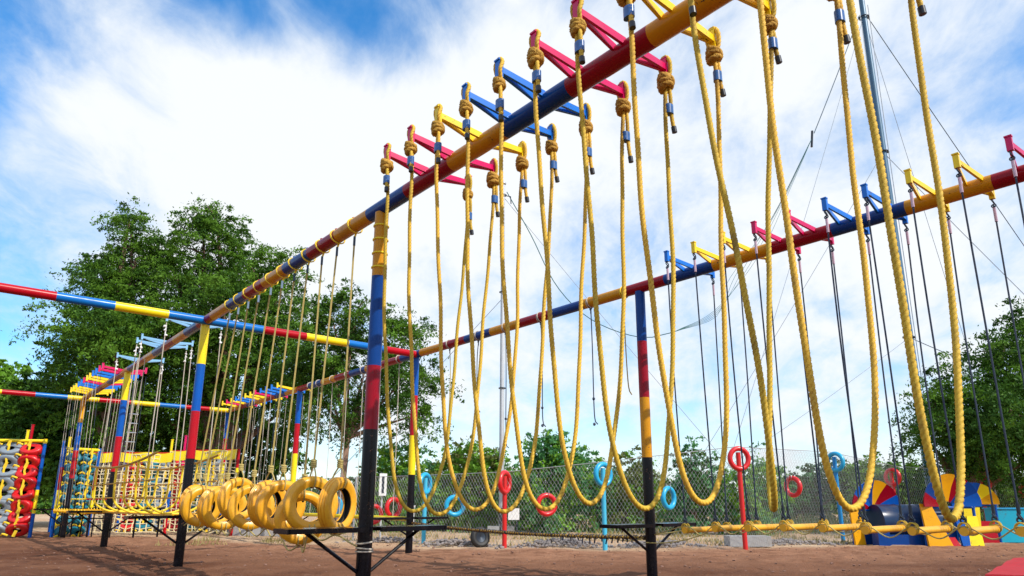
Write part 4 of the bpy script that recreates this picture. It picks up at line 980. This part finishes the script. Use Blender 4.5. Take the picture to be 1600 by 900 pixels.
wire(MT + Vector((0, 0, 23.0)), (21.5, 30.0, 0.2), 0.012, PWIRE, 'thin pale guy wire from the mast top down to the right', 0.2)
wire(MT + Vector((0, 0, 16.0)), (26.5, 25.0, 0.2), 0.016, PWIRE, 'pale guy wire from the middle collar down to the right', 0.2)
wire(MT + Vector((0, 0, 16.0)), (6.0, 30.0, 0.2), 0.012, PWIRE, 'pale guy wire from the middle collar down to the left', 0.2)
wire(MT + Vector((0, 0, 23.0)), (7.0, 26.0, 0.2), 0.012, PWIRE, 'thin pale guy wire from the mast top down to the left', 0.3)
wire(MT + Vector((0, 0, 7.6)), (24.0, 24.0, 2.6), 0.016, WIRE, 'dark wire from the lowest collar into the right trees', 0.1)
wire(MT + Vector((0, 0, 7.6)), (4.4, 26.6, 0.2), 0.010, PWIRE, 'faint wire from the lowest collar down to the left', 0.2)
# cable fan from the mast to the left pole
J = at(1270, 213, 26.0); K_ = at(1052, 519, 24.0); PT = Vector((-0.6, 24.0, 12.4))
root = empty('cable_fan', J, 0, 'bundle of thin green cables fanning down from a dark turnbuckle', 'cable')
mb = MB(); mb.tube([(0, 0, 0.25), (-0.10, 0, -0.5)], 0.05, 8); mb.build('turnbuckle', ECAP, root)
for i in range(5):
    a = Vector((0, 0, 0)); b = (at(1052, 519, 24.0) - J); c = at(1236 - 8 * i, 292 + 13 * i, 25.5) - J; m2 = at(1190 - 22 * i * 0.6, 392 + 9 * i + (i * 3), 25) - J
    mb = MB(); mb.tube(smooth_path([a, c, m2, at(1120, 482 + i * 3, 24.5) - J, b], 0.4), 0.008, 5); mb.build('strand', mat('green_cable_%d' % i, (0.04, 0.14, 0.13), 0.5) if i == 0 else bpy.data.materials['green_cable_0'], root)
mb = MB(); a = K_; pp = [at(1052, 519, 24), at(1000, 527, 24), at(925, 500, 24), at(870, 447, 24), at(830, 368, 24), at(792, 300, 24)]
mb.tube(smooth_path([p - a for p in pp], 0.4), 0.017, 6); o = mb.build('span_cable', bpy.data.materials['green_cable_0'], loc=a); tag(o, 'sagging dark cable running from the utility pole top to the cable fan', 'cable')
wire(MT + Vector((-0.2, 0, 23.0)), tuple(at(1272, 208, 26.0)), 0.020, WIRE, 'dark cable from the mast top down to the turnbuckle', 0.05, 'stay_cable', 'cables at the mast top')
wire(PT + Vector((0, 0, -4.0)), (-9.0, 27.0, 0.2), 0.012, PWIRE, 'faint guy wire from the utility pole down to the left', 0.1, 'pole_guy', 'guy wires of the utility pole')
wire(PT, (9.5, 25.5, 0.2), 0.010, PWIRE, 'faint guy wire from the utility pole top down to the right', 0.1, 'pole_guy', 'guy wires of the utility pole')

# ================================================================== VEGETATION
def leaf_mesh(name, C, size, asp, m, parent, drop=0.35, m2=None, sel=None):
    """one small folded quad per centre"""
    n = len(C); C = np.asarray(C)
    d = rng.normal(size=(n, 3)); d[:, 2] -= drop; d /= np.linalg.norm(d, axis=1)[:, None]
    e = rng.normal(size=(n, 3)); e -= (e * d).sum(1)[:, None] * d; e /= np.linalg.norm(e, axis=1)[:, None]
    L = size * rng.uniform(0.6, 1.35, n)[:, None]; Wd = L * asp
    v = np.empty((n, 4, 3)); v[:, 0] = C - d * L * 0.5; v[:, 1] = C + e * Wd * 0.5; v[:, 2] = C + d * L * 0.5; v[:, 3] = C - e * Wd * 0.5
    me = bpy.data.meshes.new(name); me.vertices.add(n * 4); me.vertices.foreach_set('co', v.ravel())
    me.loops.add(n * 4); me.loops.foreach_set('vertex_index', np.arange(n * 4)); me.polygons.add(n)
    me.polygons.foreach_set('loop_start', np.arange(0, n * 4, 4)); me.polygons.foreach_set('loop_total', np.full(n, 4))
    me.materials.append(m)
    if m2:
        me.materials.append(m2); me.polygons.foreach_set('material_index', ((rng.random(n) if sel is None else sel) < 0.35).astype(np.int32))
    me.update(calc_edges=True)
    o = bpy.data.objects.new(name, me); COL.objects.link(o); o.parent = parent; return o
def tree(name, base, blobs, density, leaf, asp, m, bark, label, cat='tree', group=None, trunk_r=0.25, m2=None, fork=0.35, clump=0.42, per=30, rs=0.9, gf=0.85, limbs=True, gap=0.0, partname='crown', parttrunk='trunk'):
    root = empty(name, base, 0, label, cat, group); B = Vector(base)
    tops = [Vector(b[0]) - B for b in blobs]
    mb = MB(); cz = sum(t.z for t in tops) / len(tops); fk = Vector((sum(t.x for t in tops) / len(tops) * 0.3, 0, max(0.3, cz * fork)))
    mb.tube(smooth_path([(0, 0, -0.1), (fk.x * 0.4 + 0.05, 0, fk.z * 0.5), tuple(fk)], 0.3), trunk_r, 9)
    tw = []
    for t in tops:
        mid = fk.lerp(t, 0.55) + Vector((random.uniform(-.3, .3), random.uniform(-.3, .3), 0)) * (t - fk).length * 0.12
        pth = smooth_path([fk, mid, t], max(0.25, (t - fk).length / 14)); n = len(pth)
        mb.tube(pth, [trunk_r * 0.75 * (1 - 0.85 * i / (n - 1)) + 0.012 for i in range(n)], 6)
        if limbs:
            for _ in range(5):
                a = pth[random.randint(n // 3, n - 1)]; v = Vector((random.gauss(0, 1), random.gauss(0, 1), random.gauss(0.4, 0.6))).normalized()
                L = random.uniform(0.5, 1.0) * min(1.1, (t - fk).length * 0.2)
                mb.tube([a, a + v * L * 0.5 + Vector((0, 0, 0.08 * L)), a + v * L], [trunk_r * 0.22, trunk_r * 0.12, 0.008], 5)
    mb.build(parttrunk, bark, root)
    Cs = []; Ts = []
    for (c, r), t in zip(blobs, tops):
        r = np.array(r) * rs; nc = max(8, int(density * r[0] * r[2]))
        p = rng.normal(size=(nc, 3)); p /= np.linalg.norm(p, axis=1)[:, None]
        rad = rng.uniform(0.10, 1.0, nc) ** 0.5 * (1 + 0.16 * rng.normal(size=nc).clip(-1, 2))
        lump = np.array([1 + 0.55 * mnoise.noise(Vector((q[0] * 2.6 + t.x, q[1] * 2.6, q[2] * 2.6 + t.z))) for q in p])
        out = p.copy(); p = p * (rad * lump)[:, None] * r + np.array(t)
        if gap > 0:
            keep = np.array([mnoise.noise(Vector((q[0] * gf, q[1] * gf, q[2] * gf + 3))) > gap - 0.42 for q in p]); p = p[keep]; out = out[keep]
        # each spray is a twig with leaves fanned along it, drooping at the tip
        d = out * 0.8 + rng.normal(size=p.shape) * 0.55; d[:, 2] += 0.15; d /= np.linalg.norm(d, axis=1)[:, None]
        k = rng.integers(int(per * 0.5), int(per * 1.5), len(p)); L = clump * rng.uniform(0.7, 2.2, len(p))
        idx = np.repeat(np.arange(len(p)), k); u = rng.random(len(idx)) ** 0.8
        q = p[idx] + d[idx] * (u * L[idx])[:, None]; q[:, 2] -= 0.45 * L[idx] * u * u
        wd = (0.30 * np.sin(np.pi * np.clip(u * 0.9 + 0.08, 0, 1)))[:, None] * L[idx][:, None]
        q = q + rng.normal(size=q.shape) * wd * np.array([1, 1, 0.45]) * 0.62
        Cs.append(q); Ts.append(rng.random(len(p))[idx])
    C = np.concatenate(Cs); T = np.concatenate(Ts); leaf_mesh(partname, C, leaf, asp, m, root, m2=m2, sel=T)
    return root
def blob(x, y, d, rx, rz, ry=None):
    p = at(x, y, d); return (tuple(p), (rx, ry if ry else rx, rz))
pxm = lambda d: d / 1057 * 1.02
# big left trees
d = 28
b1 = [blob(203, 338, d, 0.60, 0.6), blob(205, 365, d, 1.0, 0.8), blob(212, 405, d, 1.2, 1.0), blob(165, 412, d, 1.0, 1.0), blob(150, 445, d, 1.2, 1.1), blob(205, 460, d, 2.0, 1.5), blob(150, 490, d - 1, 1.9, 1.5), blob(118, 512, d, 1.2, 0.9), blob(112, 548, d, 1.2, 0.8),
      blob(180, 535, d - 2, 2.2, 1.6), blob(150, 580, d - 1, 1.6, 1.2), blob(200, 600, d, 2.2, 1.5), blob(180, 645, d, 1.8, 1.2), blob(250, 620, d, 1.7, 1.4), blob(250, 540, d, 1.8, 1.5)]
tree('shade_tree', (at(190, 700, d).x, at(190, 700, d).y, 0), b1, 70, 0.135, 0.40, LEAF, BARK, 'tall spiky topped tree at the left behind the rope bridge', per=105, clump=0.62, rs=0.80, gf=0.7, trunk_r=0.32, m2=LEAFD, gap=0.14, fork=0.3)
d = 29
b2 = [blob(340, 350, d, 1.2, 0.9), blob(318, 375, d, 1.3, 1.0), blob(345, 400, d, 2.2, 1.3), blob(262, 395, d, 0.9, 0.8), blob(290, 430, d, 2.1, 1.5), blob(400, 430, d, 2.2, 1.5), blob(440, 420, d, 1.1, 0.8), blob(270, 500, d - 1, 2.4, 1.7), blob(350, 490, d - 2, 2.6, 1.8), blob(430, 500, d, 2.2, 1.7),
      blob(300, 575, d - 1, 2.4, 1.6), blob(390, 580, d - 1, 2.4, 1.6), blob(450, 590, d, 1.8, 1.5), blob(340, 640, d, 2.6, 1.0), blob(430, 650, d, 1.8, 0.9), blob(260, 655, d, 1.6, 1.0)]
tree('shade_tree', (at(350, 700, d).x, at(350, 700, d).y, 0), b2, 70, 0.135, 0.40, LEAF, BARK, 'broad round topped tree behind the yellow tyre row', per=105, clump=0.62, rs=0.80, gf=0.7, trunk_r=0.36, m2=LEAFD, gap=0.14, fork=0.3)
d = 25
b3 = [blob(520, 500, d, 1.2, 1.0), blob(560, 480, d, 1.0, 0.9), blob(590, 520, d, 1.5, 1.2), blob(520, 560, d, 1.3, 1.2), blob(570, 580, d, 1.7, 1.2), blob(630, 530, d, 1.0, 0.9), blob(635, 590, d, 1.2, 1.1), blob(645, 650, d, 0.9, 0.9), blob(600, 640, d, 1.3, 0.8), blob(520, 630, d, 1.0, 0.7),
      blob(480, 600, d + 1, 1.2, 1.3)]
tree('leaning_tree', (at(525, 830, d).x, at(525, 830, d).y, 0), b3, 72, 0.125, 0.40, LEAFD, BARKP, 'tree with a pale bare trunk between the tyre row and the near post', per=105, clump=0.62, rs=0.80, gf=0.7, trunk_r=0.11, m2=LEAF, gap=0.14, fork=0.55)
# low dark growth behind the left things
d = 31
tree('low_tree', (at(240, 760, d).x, d, 0), [blob(60, 620, d, 1.6, 1.2), blob(130, 640, d, 2.2, 1.6), blob(230, 690, d, 2.4, 1.6), blob(330, 690, d, 2.2, 1.5), blob(150, 720, d, 2.6, 1.5), blob(60, 700, d, 2.4, 1.8), blob(420, 700, d, 1.6, 0.9), blob(380, 740, d, 1.2, 0.8)],
     90, 0.28, 0.45, LEAFD, BARK, 'low dark tree mass under the tall left trees', trunk_r=0.2, m2=LEAF, fork=0.25, gap=0.2)
d = 34
tree('far_bush_tree', (at(30, 700, d).x, d, 0), [blob(-20, 610, d, 2.2, 1.6), blob(20, 640, d, 2.2, 1.6), blob(75, 655, d, 1.7, 1.3), blob(-40, 690, d, 3, 2.2), blob(30, 710, d, 3, 1.8)], 80, 0.28, 0.5, LEAFB, BARK, 'light green tree at the far left edge', trunk_r=0.2, m2=LEAF, fork=0.25)
# right trees
d = 22
b5 = [blob(1570, 540, d, 1.1, 0.8), blob(1610, 570, d, 1.6, 1.4), blob(1520, 600, d, 1.3, 1.0), blob(1580, 640, d - 1, 1.6, 1.2), blob(1490, 650, d, 1.2, 0.9), blob(1540, 690, d, 1.5, 1.0), blob(1450, 625, d, 0.7, 0.5), blob(1450, 690, d + 1, 0.9, 0.6),
      blob(1640, 660, d, 1.8, 1.6), blob(1620, 500, d, 1.0, 0.8), blob(1470, 720, d + 1, 0.8, 0.5), blob(1600, 720, d, 1.6, 0.8), blob(1690, 560, d, 1.8, 1.7), blob(1530, 730, d + 1, 1.2, 0.6)]
tree('shade_tree', (at(1570, 800, d).x, at(1570, 800, d).y + 1.8, 0), b5, 85, 0.115, 0.42, LEAFD, BARK, 'dark dense tree behind the chain link fence on the right', per=105, clump=0.62, rs=0.80, gf=0.7, trunk_r=0.25, m2=LEAF, gap=0.12, fork=0.3)
# bushes behind the fence
BG = 'bushes behind the chain link fence'
BUSH = [((740, 26), [(735, 715, 1.0, 0.6), (715, 745, 1.1, 0.8), (755, 740, 1.0, 0.8), (770, 725, 0.6, 0.5)], LEAFB, LEAFO, 'round bright green bush left of the utility pole'),
        ((850, 24), [(850, 700, 0.6, 0.6), (840, 740, 0.9, 0.8), (880, 715, 0.7, 0.7), (895, 750, 0.9, 0.7), (820, 765, 0.8, 0.6)], LEAFT, LEAFB, 'feathery blue green bush right of the utility pole'),
        ((970, 25), [(985, 735, 0.7, 0.6), (965, 760, 0.9, 0.6), (1005, 760, 0.6, 0.5)], LEAFO, LEAFB, 'olive bush left of the orange and black post'),
        ((930, 25), [(915, 740, 0.5, 0.9), (935, 765, 0.8, 0.6)], LEAFT, LEAFB, 'narrow upright blue green bush behind the blue tyre post'),
        ((1080, 23), [(1080, 705, 0.22, 0.45), (1078, 735, 0.5, 0.5), (1085, 765, 0.9, 0.6), (1105, 735, 0.3, 0.4)], LEAFT, LEAFD, 'pointed dark green shrub between the log ropes'),
        ((1165, 23), [(1190, 745, 0.6, 0.6), (1150, 765, 0.9, 0.6), (1205, 770, 0.7, 0.5)], LEAFB, LEAFT, 'light green bush behind the tall red tyre post'),
        ((1245, 30), [(1240, 765, 1.2, 0.7), (1290, 745, 1.3, 0.8), (1330, 755, 1.2, 0.8)], LEAFD, LEAFT, 'dark green bush behind the deep blue tyre post'),
        ((1380, 28), [(1360, 745, 0.9, 0.8), (1400, 755, 1.0, 0.9), (1430, 760, 1.0, 0.7)], LEAF, LEAFB, 'green bush behind the first striped fan'),
        ((630, 26), [(615, 720, 0.9, 0.6), (640, 750, 1.3, 0.8), (590, 760, 0.9, 0.7), (680, 765, 1.0, 0.7)], LEAFB, LEAFT, 'bright green bush just right of the near black post'),
        ((560, 27), [(575, 760, 0.6, 0.7), (545, 780, 0.8, 0.5)], LEAF, LEAFD, 'small dark bush left of the near black post'),
        ((1505, 27), [(1480, 770, 1.1, 0.6), (1560, 765, 1.3, 0.7), (1620, 765, 1.3, 0.8)], LEAFD, LEAF, 'dark bush row end behind the turquoise block'),
        ((790, 28), [(790, 765, 1.6, 0.6), (700, 775, 1.6, 0.5)], LEAFT, LEAFD, 'low dark bush behind the foot of the utility pole'),
        ((1040, 29), [(1040, 775, 1.6, 0.5), (1120, 780, 1.6, 0.5)], LEAF, LEAFO, 'low green bush behind the orange and black post')]
for (bx, bd), bl, m, m2, lab in BUSH:
    p = at(bx, 800, bd); blobs = [blob(x, y, bd, rx, rz) for x, y, rx, rz in bl]
    blobs.append(((p.x, bd, 0.5), (max(b[2] for b in bl) * 1.2, 0.9, 0.55)))
    tree('bush', (p.x, bd, 0), blobs, 250, 0.15, 0.45, m, BARKP, lab, 'bush', BG, trunk_r=0.05, m2=m2, per=22, clump=0.32, fork=0.25, gap=0.04, partname='foliage', parttrunk='stems')
# far line of trees that reads as one mass
Cs = []
for i in range(4200):
    x = random.uniform(-75, 95); y = 62 + random.uniform(-4, 10); h = 1.9 + 1.5 * mnoise.noise(Vector((x * 0.08, 0, 0))) + 0.8 * mnoise.noise(Vector((x * 0.4, 3, 0)))
    Cs.append((x, y, random.uniform(0, max(0.6, h))))
C = np.repeat(np.array(Cs), 12, axis=0) + rng.normal(size=(len(Cs) * 12, 3)) * 0.45
o = leaf_mesh('distant_trees', C, 0.55, 0.6, LEAFD, None, m2=LEAF); tag(o, 'low far off line of trees along the horizon', 'trees', kind='stuff')
# grass and weeds by the fence
def blades(name, pts, h, w, m, lab, m2=None):
    n = len(pts); P = np.array(pts); a = rng.uniform(0, 2 * PI, n); dx = np.stack([np.cos(a), np.sin(a), np.zeros(n)], 1) * w / 2
    H = h * rng.uniform(0.4, 1.3, n)[:, None]; lean = rng.normal(size=(n, 3)) * np.array([0.35, 0.35, 0]) * H
    v = np.empty((n, 3, 3)); v[:, 0] = P - dx; v[:, 1] = P + dx; v[:, 2] = P + np.array([0, 0, 1]) * H + lean
    me = bpy.data.meshes.new(name); me.vertices.add(n * 3); me.vertices.foreach_set('co', v.ravel()); me.loops.add(n * 3); me.loops.foreach_set('vertex_index', np.arange(n * 3))
    me.polygons.add(n); me.polygons.foreach_set('loop_start', np.arange(0, n * 3, 3)); me.polygons.foreach_set('loop_total', np.full(n, 3)); me.materials.append(m)
    if m2: me.materials.append(m2); me.polygons.foreach_set('material_index', (rng.random(n) < 0.4).astype(np.int32))
    me.update(calc_edges=True); o = bpy.data.objects.new(name, me); COL.objects.link(o); tag(o, lab, 'grass', kind='stuff')
pts = []
for _ in range(16000):
    x = random.uniform(-6, 22); y = random.uniform(23.0, 30) + random.random() * 4
    if mnoise.noise(Vector((x * 0.5, y * 0.5, 1))) > -0.05: pts.append((x, y, 0))
blades('weeds', pts, 0.55, 0.05, WEED, 'green weeds growing under the bushes beyond the fence', GRASS)
pts = []
for _ in range(14000):
    x = random.uniform(-9, 14); y = random.uniform(17.3, 24)
    if mnoise.noise(Vector((x * 0.7, y * 0.9, 5))) > 0.12: pts.append((x, y, 0))
blades('dry_grass', pts, 0.13, 0.03, GRASS, 'short dry grass on the pale ground beyond the fence')
# rubble heaps along the fence foot
def heap(cx, cy, lx, ly, n, h, lab):
    mb = MB()
    for _ in range(n):
        u = random.gauss(0, 0.42); v = random.gauss(0, 0.42)
        z = h * max(0, 1 - (u * u + v * v) * 1.1); r_ = random.uniform(0.02, 0.06)
        mb.ico((u * lx, v * ly, z * random.uniform(0.2, 1.0) + 0.01), (r_, r_ * 0.8, r_ * 0.65), jit=0.25, sub=1)
    o = mb.build('rubble_heap', STONE, loc=(cx, cy, 0), smooth=False); tag(o, lab, 'rubble', kind='stuff')
heap(-1.6, 17.3, 1.1, 0.5, 240, 0.15, 'heap of grey gravel left of the red tyre post')
heap(1.0, 16.8, 1.2, 0.5, 300, 0.20, 'heap of dark grey gravel right of the red tyre post')
heap(3.4, 16.9, 1.3, 0.45, 200, 0.14, 'strip of grey gravel behind the orange and black post')
heap(-3.4, 18.7, 1.2, 0.5, 160, 0.14, 'pale rubble left of the first blue tyre post')
heap(6.6, 18.0, 1.6, 0.5, 260, 0.12, 'thin gravel by the concrete slab')
mb = MB()
for _ in range(1500):
    x = random.uniform(-12, 12); y = 6 + random.random() ** 0.8 * 12; r_ = random.uniform(0.006, 0.016) if random.random() < 0.75 else random.uniform(0.016, 0.034); mb.ico((x, y, 0.008), (r_, r_, r_ * 0.6), jit=0.2, sub=1)
o = mb.build('pebbles', mat('pebble', (0.22, 0.12, 0.085), 0.9, var=0.4, scale=2)); tag(o, 'small pebbles and clods scattered over the red soil', 'pebbles', kind='stuff')
